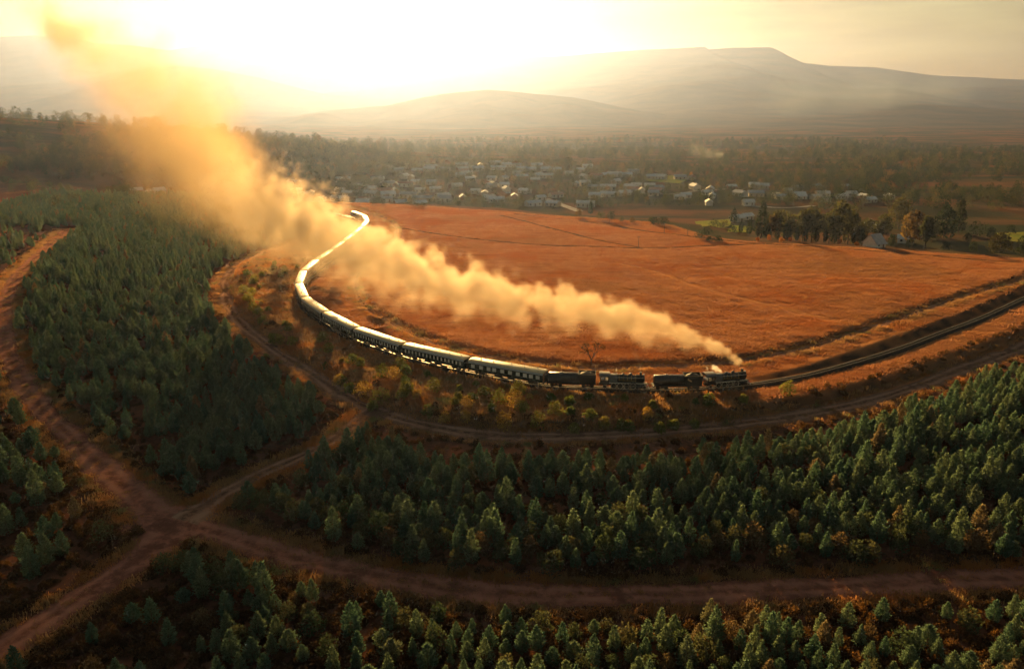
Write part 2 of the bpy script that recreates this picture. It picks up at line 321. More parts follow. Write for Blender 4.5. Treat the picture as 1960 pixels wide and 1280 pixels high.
def mesh_from(name, verts, faces, mats, smooth_shade=False, mat_idx=None):
    me = bpy.data.meshes.new(name)
    me.from_pydata([tuple(v) for v in verts], [], [tuple(f) for f in faces])
    for m in (mats if isinstance(mats, (list, tuple)) else [mats]): me.materials.append(m)
    if mat_idx is not None: me.polygons.foreach_set('material_index', mat_idx)
    if smooth_shade: me.polygons.foreach_set('use_smooth', [True] * len(me.polygons))
    me.update()
    return me

def obj(name, me, parent=None, loc=None, rot=None):
    o = bpy.data.objects.new(name, me)
    if loc is not None: o.location = loc
    if rot is not None: o.rotation_euler = rot
    return link(o, parent)

def tag(o, label=None, cat=None, group=None, kind=None):
    if label: o['label'] = label
    if cat: o['category'] = cat
    if group: o['group'] = group
    if kind: o['kind'] = kind
    return o

def empty(name, loc, rz=0.0):
    o = bpy.data.objects.new(name, None)
    o.empty_display_size = 0.5
    o.location = loc; o.rotation_euler = (0, 0, rz)
    return link(o)

def copy_tree(o, parent=None):
    c = o.copy(); COL.objects.link(c); c.parent = parent
    for ch in o.children: copy_tree(ch, c)
    return c

class MB:
    """Collects boxes, tubes and lathes, then links them as one mesh object."""
    def __init__(self): self.v, self.f, self.s = [], [], []
    def raw(self, v, f, smooth_shade=False):
        n = len(self.v); self.v += [tuple(p) for p in v]; self.f += [tuple(i + n for i in q) for q in f]
        self.s += [smooth_shade] * len(f); return self
    def box(self, x0, x1, y0, y1, z0, z1, taper=0.0):
        t = taper
        v = [(x0, y0, z0), (x1, y0, z0), (x1, y1, z0), (x0, y1, z0), (x0 + t, y0 + t, z1), (x1 - t, y0 + t, z1), (x1 - t, y1 - t, z1), (x0 + t, y1 - t, z1)]
        return self.raw(v, [(0, 3, 2, 1), (4, 5, 6, 7), (0, 1, 5, 4), (1, 2, 6, 5), (2, 3, 7, 6), (3, 0, 4, 7)])
    def tube(self, a, b, r0, r1=None, n=10, caps=True, smooth_shade=True):
        a, b = Vector(a), Vector(b); r1 = r0 if r1 is None else r1
        d = (b - a).normalized(); u = d.orthogonal().normalized(); w = d.cross(u)
        v = []
        for c, r in ((a, r0), (b, r1)):
            v += [c + (u * math.cos(6.28318 * k / n) + w * math.sin(6.28318 * k / n)) * r for k in range(n)]
        f = [(k, (k + 1) % n, n + (k + 1) % n, n + k) for k in range(n)]
        self.raw(v, f, smooth_shade)
        if caps: self.raw(v, [tuple(range(n - 1, -1, -1)), tuple(range(n, 2 * n))])
        return self
    def lathe(self, c, axis, prof, n=16, smooth_shade=True):
        """prof = [(along, radius)] turned about axis 'x', 'y' or 'z' at c."""
        v = []
        for h, r in prof:
            for k in range(n):
                a = 6.28318 * k / n; p, q = r * math.cos(a), r * math.sin(a)
                v.append({'x': (c[0] + h, c[1] + p, c[2] + q), 'y': (c[0] + p, c[1] + h, c[2] + q), 'z': (c[0] + p, c[1] + q, c[2] + h)}[axis])
        f = []
        for i in range(len(prof) - 1):
            for k in range(n):
                f.append((i * n + k, i * n + (k + 1) % n, (i + 1) * n + (k + 1) % n, (i + 1) * n + k))
        self.raw(v, f, smooth_shade)
        return self.raw(v, [tuple(range(n)), tuple(range((len(prof) - 1) * n, len(prof) * n))])
    def loft(self, secs, smooth_shade=True, caps=True, closed=True):
        n = len(secs[0]); v = [p for s in secs for p in s]; f = []
        for i in range(len(secs) - 1):
            for k in range(n if closed else n - 1):
                f.append((i * n + k, i * n + (k + 1) % n, (i + 1) * n + (k + 1) % n, (i + 1) * n + k))
        self.raw(v, f, smooth_shade)
        if caps: self.raw(v, [tuple(range(n)), tuple(range((len(secs) - 1) * n, len(secs) * n))])
        return self
    def mesh(self, name, mat):
        me = bpy.data.meshes.new(name)
        me.from_pydata(self.v, [], self.f)
        me.materials.append(mat)
        me.polygons.foreach_set('use_smooth', self.s)
        bm = bmesh.new(); bm.from_mesh(me); bmesh.ops.recalc_face_normals(bm, faces=bm.faces); bm.to_mesh(me); bm.free()
        return me
    def build(self, name, mat, parent=None, loc=None, rot=None):
        return obj(name, self.mesh(name, mat), parent, loc, rot)

def scatter_object(name, pts, protos, mat_list=None):
    """One 'stuff' object: points carrying scale, turn and variant, each filled with a prototype mesh.
    pts rows: x, y, z, scale, turn, variant, stretch"""
    pts = np.asarray(pts, float)
    me = bpy.data.meshes.new(name + '_points')
    me.vertices.add(len(pts))
    me.vertices.foreach_set('co', pts[:, :3].astype(np.float32).ravel())
    for nm, k in (('size', 3), ('turn', 4), ('stretch', 6)):
        a = me.attributes.new(nm, 'FLOAT', 'POINT'); a.data.foreach_set('value', pts[:, k].astype(np.float32))
    a = me.attributes.new('variant', 'INT', 'POINT'); a.data.foreach_set('value', pts[:, 5].astype(np.int32))
    o = obj(name, me)
    col = bpy.data.collections.new(name + '_kinds')
    for i, pm in enumerate(protos):
        po = bpy.data.objects.new('%s_kind_%02d' % (name, i), pm); col.objects.link(po)
    ng = bpy.data.node_groups.new(name + '_nodes', 'GeometryNodeTree')
    ng.interface.new_socket('Geometry', in_out='INPUT', socket_type='NodeSocketGeometry')
    ng.interface.new_socket('Geometry', in_out='OUTPUT', socket_type='NodeSocketGeometry')
    t = NT(ng)
    gi, go = t.n('NodeGroupInput'), t.n('NodeGroupOutput')
    ci = t.n('GeometryNodeCollectionInfo'); ci.inputs['Collection'].default_value = col
    ci.inputs['Separate Children'].default_value = True; ci.inputs['Reset Children'].default_value = True
    def attr(nm, ty):
        a = t.n('GeometryNodeInputNamedAttribute', data_type=ty); a.inputs['Name'].default_value = nm
        return a.outputs['Attribute']
    ip = t.n('GeometryNodeInstanceOnPoints')
    cx = t.n('ShaderNodeCombineXYZ'); t.put(cx.inputs[2], attr('turn', 'FLOAT'))
    sx = t.n('ShaderNodeCombineXYZ'); s = attr('size', 'FLOAT')
    t.put(sx.inputs[0], s); t.put(sx.inputs[1], s); t.put(sx.inputs[2], t.mul(s, attr('stretch', 'FLOAT')))
    ng.links.new(gi.outputs[0], ip.inputs['Points'])
    ng.links.new(ci.outputs[0], ip.inputs['Instance'])
    ip.inputs['Pick Instance'].default_value = True
    t.put(ip.inputs['Instance Index'], attr('variant', 'INT'))
    t.put(ip.inputs['Rotation'], cx.outputs[0]); t.put(ip.inputs['Scale'], sx.outputs[0])
    ng.links.new(ip.outputs[0], go.inputs[0])
    md = o.modifiers.new('scatter', 'NODES'); md.node_group = ng
    return o
# ---------------------------------------------------------------- ground
def ground_material():
    m, t, out = new_mat('ground_cover')
    b = t.n('ShaderNodeBsdfPrincipled')
    geo = t.n('ShaderNodeNewGeometry'); P = geo.outputs['Position']
    def zone(nm):
        a = t.n('ShaderNodeAttribute'); a.attribute_name = nm; return a.outputs['Fac']
    big = t.noise(P, 0.012, 4.0, 0.55)
    streak = t.noise(t.scaled(P, (0.09, 0.30, 0.3)), 1.0, 5.0, 0.62)
    fine = t.noise(P, 1.3, 5.0, 0.7)
    f1 = t.sstep(streak, 0.32, 0.70)
    field = t.mix(f1, (0.36, 0.140, 0.052), (0.25, 0.088, 0.032))
    field = t.mix(t.sstep(big, 0.42, 0.66), field, (0.40, 0.180, 0.070))
    field = t.mix(t.mul(t.sstep(fine, 0.52, 0.72), 0.55), field, (0.17, 0.060, 0.020))
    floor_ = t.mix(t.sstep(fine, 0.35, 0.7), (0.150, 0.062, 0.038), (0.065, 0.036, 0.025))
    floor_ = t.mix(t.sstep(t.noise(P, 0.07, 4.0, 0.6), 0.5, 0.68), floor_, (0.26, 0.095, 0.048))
    verge = t.mix(t.sstep(t.noise(P, 0.25, 5.0, 0.65), 0.4, 0.62), (0.33, 0.160, 0.068), (0.165, 0.108, 0.062))
    verge = t.mix(t.sstep(t.noise(P, 0.13, 3.0, 0.6), 0.52, 0.66), verge, (0.40, 0.165, 0.055))
    valley = t.mix(t.sstep(t.noise(P, 0.010, 6.0, 0.65), 0.40, 0.62), (0.060, 0.058, 0.032), (0.150, 0.075, 0.040))
    valley = t.mix(t.sstep(t.noise(t.scaled(P, (0.002, 0.012, 0.01)), 1.0, 5.0, 0.6), 0.50, 0.62), valley, (0.040, 0.048, 0.030))
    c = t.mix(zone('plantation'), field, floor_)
    c = t.mix(zone('verge'), c, verge)
    burnt_and_shade = t.mix(t.sstep(fine, 0.4, 0.7), (0.040, 0.028, 0.020), (0.085, 0.048, 0.028))  # burned grass tone, also used to paint the banks' shade into the ground
    c = t.mix(zone('burnt_and_shade'), c, burnt_and_shade)
    c = t.mix(zone('valley'), c, valley)
    t.put(b.inputs['Base Color'], c)
    b.inputs['Roughness'].default_value = 0.85
    b.inputs['Specular IOR Level'].default_value = 0.0
    t.put(b.inputs['Sheen Weight'], t.mul(t.sub(1.0, zone('valley')), 0.35))
    b.inputs['Sheen Roughness'].default_value = 0.45
    t.put(b.inputs['Sheen Tint'], c)
    bp = t.n('ShaderNodeBump'); bp.inputs['Strength'].default_value = 0.8; bp.inputs['Distance'].default_value = 0.14
    t.put(bp.inputs['Height'], t.add(t.noise(P, 0.8, 6.0, 0.7), t.mul(streak, 0.7)))
    t.put(b.inputs['Normal'], bp.outputs[0])
    t.put(out.inputs['Surface'], b.outputs[0])
    return m

def spread(lo, hi, fine, far, grow=1.16):
    a = list(np.arange(lo, hi, fine)); st = fine; x = a[-1]
    while x < far[1]:
        st = min(st * grow, 260); x += st; a.append(x)
    st = fine; x = a[0]; b = []
    while x > far[0]:
        st = min(st * grow, 260); x -= st; b.append(x)
    return np.array(b[::-1] + a)

gx = spread(-120, 190, 1.1, (-9500, 9500), 1.09)
gy = spread(78, 470, 1.1, (-1500, 12500), 1.10)
GX, GY = np.meshgrid(gx, gy)
GZ = height(GX.ravel(), GY.ravel()).reshape(GX.shape)
nx, ny = len(gx), len(gy)
co = np.stack([GX.ravel(), GY.ravel(), GZ.ravel()], 1).astype(np.float32)
gi = np.arange(nx * ny).reshape(ny, nx)
quads = np.stack([gi[:-1, :-1].ravel(), gi[:-1, 1:].ravel(), gi[1:, 1:].ravel(), gi[1:, :-1].ravel()], 1)
me = bpy.data.meshes.new('ground')
me.vertices.add(len(co)); me.vertices.foreach_set('co', co.ravel())
me.loops.add(quads.size); me.loops.foreach_set('vertex_index', quads.ravel().astype(np.int32))
me.polygons.add(len(quads))
me.polygons.foreach_set('loop_start', np.arange(0, quads.size, 4, dtype=np.int32))
me.update(calc_edges=True)
me.polygons.foreach_set('use_smooth', [True] * len(quads))
def road_dist(X, Y, reach=40):
    d = np.full(X.shape, float(reach))
    for ln in (left_line, lower_line, cross_line, corner_line, outer_line): d = np.minimum(d, dist_to(ln, X, Y, reach))
    return d
xs, ys = GX.ravel(), GY.ravel()
s_out = signed(poly_outer, outer_line, xs, ys)
s_trk = signed(poly_track, track_line, xs, ys)
s_edge = signed(poly_beyond, edge_line, xs, ys, 160.0)
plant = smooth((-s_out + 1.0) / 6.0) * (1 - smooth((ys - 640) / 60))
verge = (1 - plant) * smooth((5.0 - s_trk) / 6.0) * (1 - 0.75 * smooth((xs - 45) / 22) * smooth((np.abs(s_trk) - 3.2) / 2.0))
s_fld = signed(poly_field, field_line, xs, ys)
band = lambda d, a, b, e: smooth((d - a) / e) * smooth((b - d) / e)
burnt_and_shade = 0.95 * band(s_trk, 1.2, 5.2 + 1.6 * smooth((xs - 90) / 80), 1.2) * smooth((xs - 50) / 14)  # railway cutting bank: burned grass with its shade painted in
burnt_and_shade = np.maximum(burnt_and_shade, 0.75 * band(s_fld, 1.3, 4.0, 1.0) * smooth((xs + 70) / 30))  # shaded bank above the field track, painted as dark ground colour
burnt_and_shade = np.maximum(burnt_and_shade, 0.70 * band(s_out, 2.0, 6.0, 1.2) * smooth((xs + 60) / 30))  # shade of the outer road's bank, likewise put into the colour
burnt_and_shade = np.clip(burnt_and_shade * (0.85 + 0.35 * wobble(xs, ys, 9, 77)), 0, 1) * (ys < 480)
valley = smooth((s_edge + 4) / 14) * np.interp(xs, [-330, -240], [0, 1])
valley = np.maximum(valley, smooth((ys - 540) / 120))
for nm, val in (('plantation', plant), ('verge', np.clip(verge, 0, 1)), ('valley', valley), ('burnt_and_shade', burnt_and_shade)):
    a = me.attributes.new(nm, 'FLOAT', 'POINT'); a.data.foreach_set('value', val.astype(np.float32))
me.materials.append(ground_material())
ground = tag(obj('ground', me), kind='structure')

# ---------------------------------------------------------------- dirt roads: sheets just above the ground, ragged edges
def road_material(name, c1, c2, c3, ruts=0.85):
    m, t, out = new_mat(name)
    b = t.n('ShaderNodeBsdfPrincipled')
    P = t.n('ShaderNodeNewGeometry').outputs['Position']
    at_ = t.n('ShaderNodeAttribute'); at_.attribute_name = 'across'
    u = t.m('ABSOLUTE', at_.outputs['Fac'])
    rut = t.sub(1.0, t.sstep(t.m('ABSOLUTE', t.sub(u, 0.42)), 0.05, 0.26))
    n1 = t.noise(P, 0.5, 6.0, 0.65)
    c = t.mix(t.sstep(n1, 0.38, 0.66), c1, c2)
    c = t.mix(t.mul(t.mul(rut, t.add(0.5, n1)), ruts), c, c3)
    c = t.mix(t.mul(t.mul(t.sstep(u, 0.22, 0.05), t.sstep(t.noise(P, 1.1, 4.0, 0.7), 0.42, 0.58)), ruts), c, tuple(v * 0.45 for v in c2))
    c = t.mix(t.sstep(t.noise(P, 0.16, 5.0, 0.7), 0.50, 0.64), c, tuple(v * 0.8 for v in c2))
    edge = t.sstep(t.add(u, t.mul(t.sub(t.noise(P, 0.9, 4.0, 0.7), 0.5), 0.9)), 0.62, 0.95)
    c = t.mix(t.mul(edge, 0.7), c, c2)
    t.put(b.inputs['Base Color'], c)
    b.inputs['Roughness'].default_value = 1.0; b.inputs['Specular IOR Level'].default_value = 0.0
    bp = t.n('ShaderNodeBump'); bp.inputs['Strength'].default_value = 0.7; bp.inputs['Distance'].default_value = 0.12
    t.put(bp.inputs['Height'], t.add(t.noise(P, 2.5, 5.0, 0.7), t.mul(rut, -0.6)))
    t.put(b.inputs['Normal'], bp.outputs[0])
    t.put(out.inputs['Surface'], b.outputs[0])
    return m

def ribbon(name, line, half, mat, lift, seed, ncross=12, ragged=0.5):
    rnd = np.random.RandomState(seed)
    d = np.gradient(line, axis=0); d /= np.hypot(d[:, 0], d[:, 1])[:, None] + 1e-9
    nrm = np.stack([-d[:, 1], d[:, 0]], 1)
    k = len(line)
    half = half * (1 + 0.8 * np.exp(-((line[:, 0] + 53.0) ** 2 + (line[:, 1] - 107.5) ** 2) / 90.0))      # tracks splay where they meet
    wl_ = half * (1 + ragged * np.convolve(rnd.uniform(-1, 1, k + 4), np.ones(5) / 3, 'valid'))
    wr_ = half * (1 + ragged * np.convolve(rnd.uniform(-1, 1, k + 4), np.ones(5) / 3, 'valid'))
    u = np.linspace(-1, 1, ncross)
    off = np.where(u[None, :] < 0, u[None, :] * wl_[:, None], u[None, :] * wr_[:, None])
    X = line[:, 0][:, None] + nrm[:, 0][:, None] * off; Y = line[:, 1][:, None] + nrm[:, 1][:, None] * off
    Z = height(X.ravel(), Y.ravel()).reshape(X.shape) + lift * (1 - 0.8 * np.abs(u[None, :]) ** 4)
    v = np.stack([X.ravel(), Y.ravel(), Z.ravel()], 1)
    idx = np.arange(k * ncross).reshape(k, ncross)
    f = np.stack([idx[:-1, :-1].ravel(), idx[1:, :-1].ravel(), idx[1:, 1:].ravel(), idx[:-1, 1:].ravel()], 1)[:, ::-1]
    me = mesh_from(name, v.tolist(), f.tolist(), mat, True)
    a = me.attributes.new('across', 'FLOAT', 'POINT'); a.data.foreach_set('value', np.tile(u, k).astype(np.float32))
    return obj(name, me)

dirt = road_material('red_dirt', (0.37, 0.155, 0.105), (0.19, 0.078, 0.054), (0.44, 0.205, 0.145), 0.4)
dirt_b = road_material('brown_dirt', (0.29, 0.160, 0.106), (0.175, 0.096, 0.063), (0.36, 0.210, 0.145))
pale = road_material('trodden_grass', (0.50, 0.22, 0.085), (0.40, 0.15, 0.05), (0.55, 0.27, 0.11))
furrow = road_material('burnt_strip', (0.095, 0.060, 0.035), (0.170, 0.085, 0.040), (0.075, 0.048, 0.030))
for nm, ln, half, mt, lift, sd in (('outer_dirt_road', outer_line, 2.6, dirt_b, 0.10, 1), ('left_dirt_road', left_line, 3.5, dirt, 0.12, 2),
        ('lower_dirt_road', lower_line, 2.8, dirt, 0.11, 3), ('cross_dirt_road', cross_line, 2.2, dirt_b, 0.13, 4),
        ('corner_dirt_road', corner_line, 2.8, dirt, 0.14, 5), ('field_dirt_track', field_line, 1.7, dirt_b, 0.10, 6)):
    tag(ribbon(nm, ln, half, mt, lift, sd), kind='structure')
for nm, pts, half, mt, sd in (('dark_field_strip', FURROWS_A, 1.2, furrow, 11), ('dark_field_strip', FURROWS_B, 1.1, furrow, 12),
        ('dark_field_strip', FURROWS_C, 1.3, furrow, 13), ('footpath', PALE_PATH_A, 1.0, pale, 14)):
    tag(ribbon(nm, spline(pts, 2.0), half, mt, 0.09, sd, 6, 0.5), kind='structure')
asphalt = road_material('pale_gravel', (0.42, 0.40, 0.38), (0.34, 0.32, 0.30), (0.46, 0.44, 0.42))
for i, pts in enumerate(TOWN_ROADS):
    tag(ribbon('town_road', spline(pts, 4.0), (3.4, 2.4, 1.8, 2.0)[i], asphalt, 0.25, 20 + i, 5, 0.1), kind='structure')
lawn_m = solid('lawn', (0.16, 0.20, 0.035), (0.24, 0.21, 0.05), 0.08, 1.0, spec=0.0)
for pts in LAWNS:
    q = np.array(pts); c = q.mean(0); n = 12
    ring = [tuple(p) for p in q]; V = []; Fc = []
    for r in range(1, 5):
        for (ax, ay), (bx, by) in zip(ring, ring[1:] + ring[:1]):
            for k in range(4):
                x = c[0] + (ax + (bx - ax) * k / 4 - c[0]) * r / 4; y = c[1] + (ay + (by - ay) * k / 4 - c[1]) * r / 4
                V.append((x, y, hz(x, y) + 0.35))
    V.append((c[0], c[1], hz(c[0], c[1]) + 0.35)); m4 = 4 * len(ring)
    for k in range(m4): Fc.append((len(V) - 1, k, (k + 1) % m4))
    for r in range(3):
        for k in range(m4): Fc.append((r * m4 + k, (r + 1) * m4 + k, (r + 1) * m4 + (k + 1) % m4, r * m4 + (k + 1) % m4))
    tag(obj('lawn', mesh_from('lawn', V, Fc, lawn_m, True)), kind='structure')

# ---------------------------------------------------------------- hills and mountains
hill_m = solid('hill_scrub', (0.055, 0.055, 0.038), (0.105, 0.075, 0.045), 0.004, 1.0, spec=0.0)
def ridged(X, Y, seed, s):
    r = np.random.RandomState(seed); z = 0
    for k in range(6):
        a = r.uniform(-0.7, 0.7); f = (0.7 + 0.55 * k) / s; ph = r.uniform(0, 6.28)
        z = z + (1 - 2 * np.abs(np.sin((X * np.cos(a) + Y * np.sin(a)) * f * 3.14 + ph + 0.7 * np.sin(Y * f * 2.1 + ph)))) / (1 + 0.7 * k)
    return z / 2.4
def hill(name, prof, yc, front, back, xr, amp, seed, base=-34.0, nx=220, ny=70, power=1.35):
    """prof = [(x, crest height)]: slopes fall to the valley over 'front' metres towards us."""
    px, pz = zip(*prof)
    X, V = np.meshgrid(np.linspace(xr[0], xr[1], nx), np.linspace(-1, 1, ny))
    Y = yc + np.where(V < 0, V * front, V * back) + 0.10 * front * np.sin(X / (0.23 * (xr[1] - xr[0])) + seed)
    crest = np.interp(X, px, pz)
    prof_t = 1 - np.abs(V)
    shape = np.where(V < 0, prof_t ** power, smooth(prof_t))
    crest = crest + amp * 0.03 * ridged(X, 0 * Y, seed + 9, amp * 5)
    Z = base + (crest - base) * shape + amp * ridged(X, Y, seed, amp * 16) * shape * (1 - shape) * 2.2
    i = np.arange(nx * ny).reshape(ny, nx)
    f = np.stack([i[:-1, :-1].ravel(), i[:-1, 1:].ravel(), i[1:, 1:].ravel(), i[1:, :-1].ravel()], 1)
    o = obj(name, mesh_from(name, np.stack([X.ravel(), Y.ravel(), Z.ravel()], 1).tolist(), f.tolist(), hill_m, True))
    return tag(o, kind='structure')
hill('mountain', MOUNTAIN_CREST, 9000, 6300, 1800, (-7600, 9000), 190, 3, nx=460, ny=150, power=1.75)
hill('hill', LEFT_HILL_CREST, 6100, 1900, 1600, (-5600, -430), 80, 5)
hill('hill', MIDDLE_HILL_CREST, 4200, 1250, 1200, (-1400, 1960), 60, 7)
# ---------------------------------------------------------------- railway
steel = solid('rail_steel', (0.36, 0.33, 0.30), (0.26, 0.23, 0.20), 2.0, 0.42, 1.0)
rust = solid('rail_rust', (0.16, 0.09, 0.06), (0.10, 0.06, 0.04), 3.0, 0.7)
ballast_m = solid('ballast', (0.058, 0.046, 0.038), (0.032, 0.026, 0.022), 0.9, 1.0, bump=0.9, spec=0.02)
timber = solid('sleeper_timber', (0.085, 0.062, 0.045), (0.05, 0.038, 0.03), 1.5, 0.9, spec=0.05)
BED = 0.50                                         # top of sleepers above the ground
rail_path = spline(TRACK, 2.0)
arc = np.concatenate([[0], np.cumsum(np.hypot(*np.diff(rail_path, axis=0).T))])
def on_track(s):
    x = np.interp(s, arc, rail_path[:, 0]); y = np.interp(s, arc, rail_path[:, 1])
    return float(x), float(y)
def heading(s, d=1.5):
    a, b = on_track(s - d), on_track(s + d)
    return math.atan2(b[1] - a[1], b[0] - a[0])
dd = np.gradient(rail_path, axis=0); dd /= np.hypot(dd[:, 0], dd[:, 1])[:, None]
nn = np.stack([-dd[:, 1], dd[:, 0]], 1)
bed_z = height(rail_path[:, 0], rail_path[:, 1])
bed_z = np.convolve(np.pad(bed_z, 10, 'edge'), np.ones(21) / 21, 'valid')
def sweep(name, prof, mat, parent=None, lateral=0.0, base=0.0, closed=True):
    secs = []
    for p, n, z in zip(rail_path, nn, bed_z):
        secs.append([(p[0] + n[0] * (lateral + u), p[1] + n[1] * (lateral + u), z + base + w) for u, w in prof])
    return MB().loft(secs, False, True, closed).build(name, mat, parent)
railway = empty('railway_track', (0, 0, 0))
tag(railway, 'single railway track curving past the field on a low dark ballast bed', 'railway track')
sweep('ballast_bed', [(-1.9, -0.3), (-1.2, BED - 0.12), (-0.3, BED - 0.08), (0.3, BED - 0.08), (1.2, BED - 0.12), (1.9, -0.3)], ballast_m, railway)
for side in (-0.5335, 0.5335):
    sweep('rail', [(-0.055, BED), (-0.036, BED + 0.13), (0.036, BED + 0.13), (0.055, BED)], steel, railway, side)
sl = MB()
for s in np.arange(0.4, arc[-1], 0.7):
    x, y = on_track(s); h = heading(s); c, q = math.cos(h), math.sin(h)
    z = float(np.interp(s, arc, bed_z))
    vv = []
    for zz in (z + BED - 0.14, z + BED):
        for lx, ly in ((-0.12, -1.05), (0.12, -1.05), (0.12, 1.05), (-0.12, 1.05)):
            vv.append((x + lx * c - ly * q, y + lx * q + ly * c, zz))
    sl.raw(vv, [(0, 3, 2, 1), (4, 5, 6, 7), (0, 1, 5, 4), (1, 2, 6, 5), (2, 3, 7, 6), (3, 0, 4, 7)])
tag(sl.build('sleepers', timber, railway), kind='stuff')
RAIL_TOP = BED + 0.13

# ---------------------------------------------------------------- vehicle materials
black = solid('engine_black', (0.016, 0.017, 0.018), (0.030, 0.028, 0.026), 2.5, 0.38, 0.0, coat=0.2)
sooty = solid('sooty_black', (0.012, 0.012, 0.012), (0.024, 0.021, 0.019), 3.0, 0.7)
white = solid('white_lining', (0.70, 0.69, 0.66), (0.55, 0.53, 0.50), 4.0, 0.5)
brass = solid('brass', (0.62, 0.44, 0.16), (0.5, 0.34, 0.12), 4.0, 0.3, 1.0)
grey_m = solid('cab_roof_grey', (0.13, 0.135, 0.14), (0.085, 0.09, 0.095), 2.0, 0.4)
coal_m = solid('coal', (0.010, 0.010, 0.010), (0.022, 0.021, 0.02), 5.0, 0.6, bump=1.0)
red_m = solid('buffer_red', (0.42, 0.04, 0.03), (0.30, 0.03, 0.02), 4.0, 0.5)
green_body = solid('coach_dark_green', (0.016, 0.028, 0.023), (0.022, 0.034, 0.028), 1.0, 0.25, coat=0.3)
cream = solid('roof_cream', (0.80, 0.66, 0.40), (0.62, 0.50, 0.30), 0.7, 0.46, spec=0.3)
eave_m = solid('eave_sky_grey', (0.44, 0.50, 0.56), (0.36, 0.41, 0.47), 1.2, 0.4)  # blue-grey painted for sky reflected on the roof's lower curve
frame_m = solid('window_surround', (0.10, 0.11, 0.085), (0.07, 0.08, 0.06), 4.0, 0.5)
under = solid('underframe', (0.020, 0.018, 0.017), (0.035, 0.030, 0.026), 2.0, 0.7)
wood_m = solid('varnished_end', (0.30, 0.13, 0.045), (0.22, 0.09, 0.03), 3.0, 0.4)
def glass_material():
    m, t, out = new_mat('window_glass')
    b = t.n('ShaderNodeBsdfPrincipled')
    oi = t.n('ShaderNodeObjectInfo')
    t.put(b.inputs['Base Color'], t.mix(oi.outputs['Random'], (0.55, 0.56, 0.52), (0.82, 0.83, 0.78)))   # pale blinds, colour brightened to stand for sky reflected in the glass
    b.inputs['Roughness'].default_value = 0.08; b.inputs['Specular IOR Level'].default_value = 0.7
    b.inputs['Coat Weight'].default_value = 0.8
    t.put(out.inputs['Surface'], b.outputs[0])
    return m
glass = glass_material()

def wheel_mesh(r, w, name):
    mb = MB()
    mb.lathe((0, 0, 0), 'y', [(-w / 2, 0.10), (-w / 2, 0.14), (-w / 2 + 0.02, r * 0.82), (-w / 2, r * 0.84), (-w / 2, r), (w / 2, r), (w / 2, 0.10)], 20, False)
    return mb.mesh(name, black)
def tyre_mesh(r, w, name):
    mb = MB()
    n = 24; v = []
    for rr, yy in ((r * 0.85, -w / 2 - 0.012), (r * 0.97, -w / 2 - 0.012), (r * 0.85, w / 2 + 0.012), (r * 0.97, w / 2 + 0.012)):
        v += [(rr * math.cos(6.28318 * k / n), yy, rr * math.sin(6.28318 * k / n)) for k in range(n)]
    f = []
    for k in range(n):
        q = (k + 1) % n
        f += [(k, q, n + q, n + k), (2 * n + k, 3 * n + k, 3 * n + q, 2 * n + q)]
    mb.raw(v, f)
    return mb.mesh(name, white)
big_w, big_t = wheel_mesh(0.66, 0.13, 'driving_wheel'), tyre_mesh(0.66, 0.13, 'tyre')
mid_w, mid_t = wheel_mesh(0.42, 0.12, 'carrying_wheel'), tyre_mesh(0.42, 0.12, 'tyre')
def add_wheel(parent, x, y, r, big, name, shiny=True):
    w = obj(name, big_w if big else mid_w, parent, (x, y, RAIL_TOP + r))
    if shiny: obj('tyre', big_t if big else mid_t, w)
    return w

def arch(x, half, z0, z1, n=9):
    """Elliptic roof section at x from eave to eave."""
    pts = [(x, half * math.cos(math.pi * k / (n - 1)), z0 + (z1 - z0) * math.sin(math.pi * k / (n - 1)) ** 0.85) for k in range(n)]
    return pts

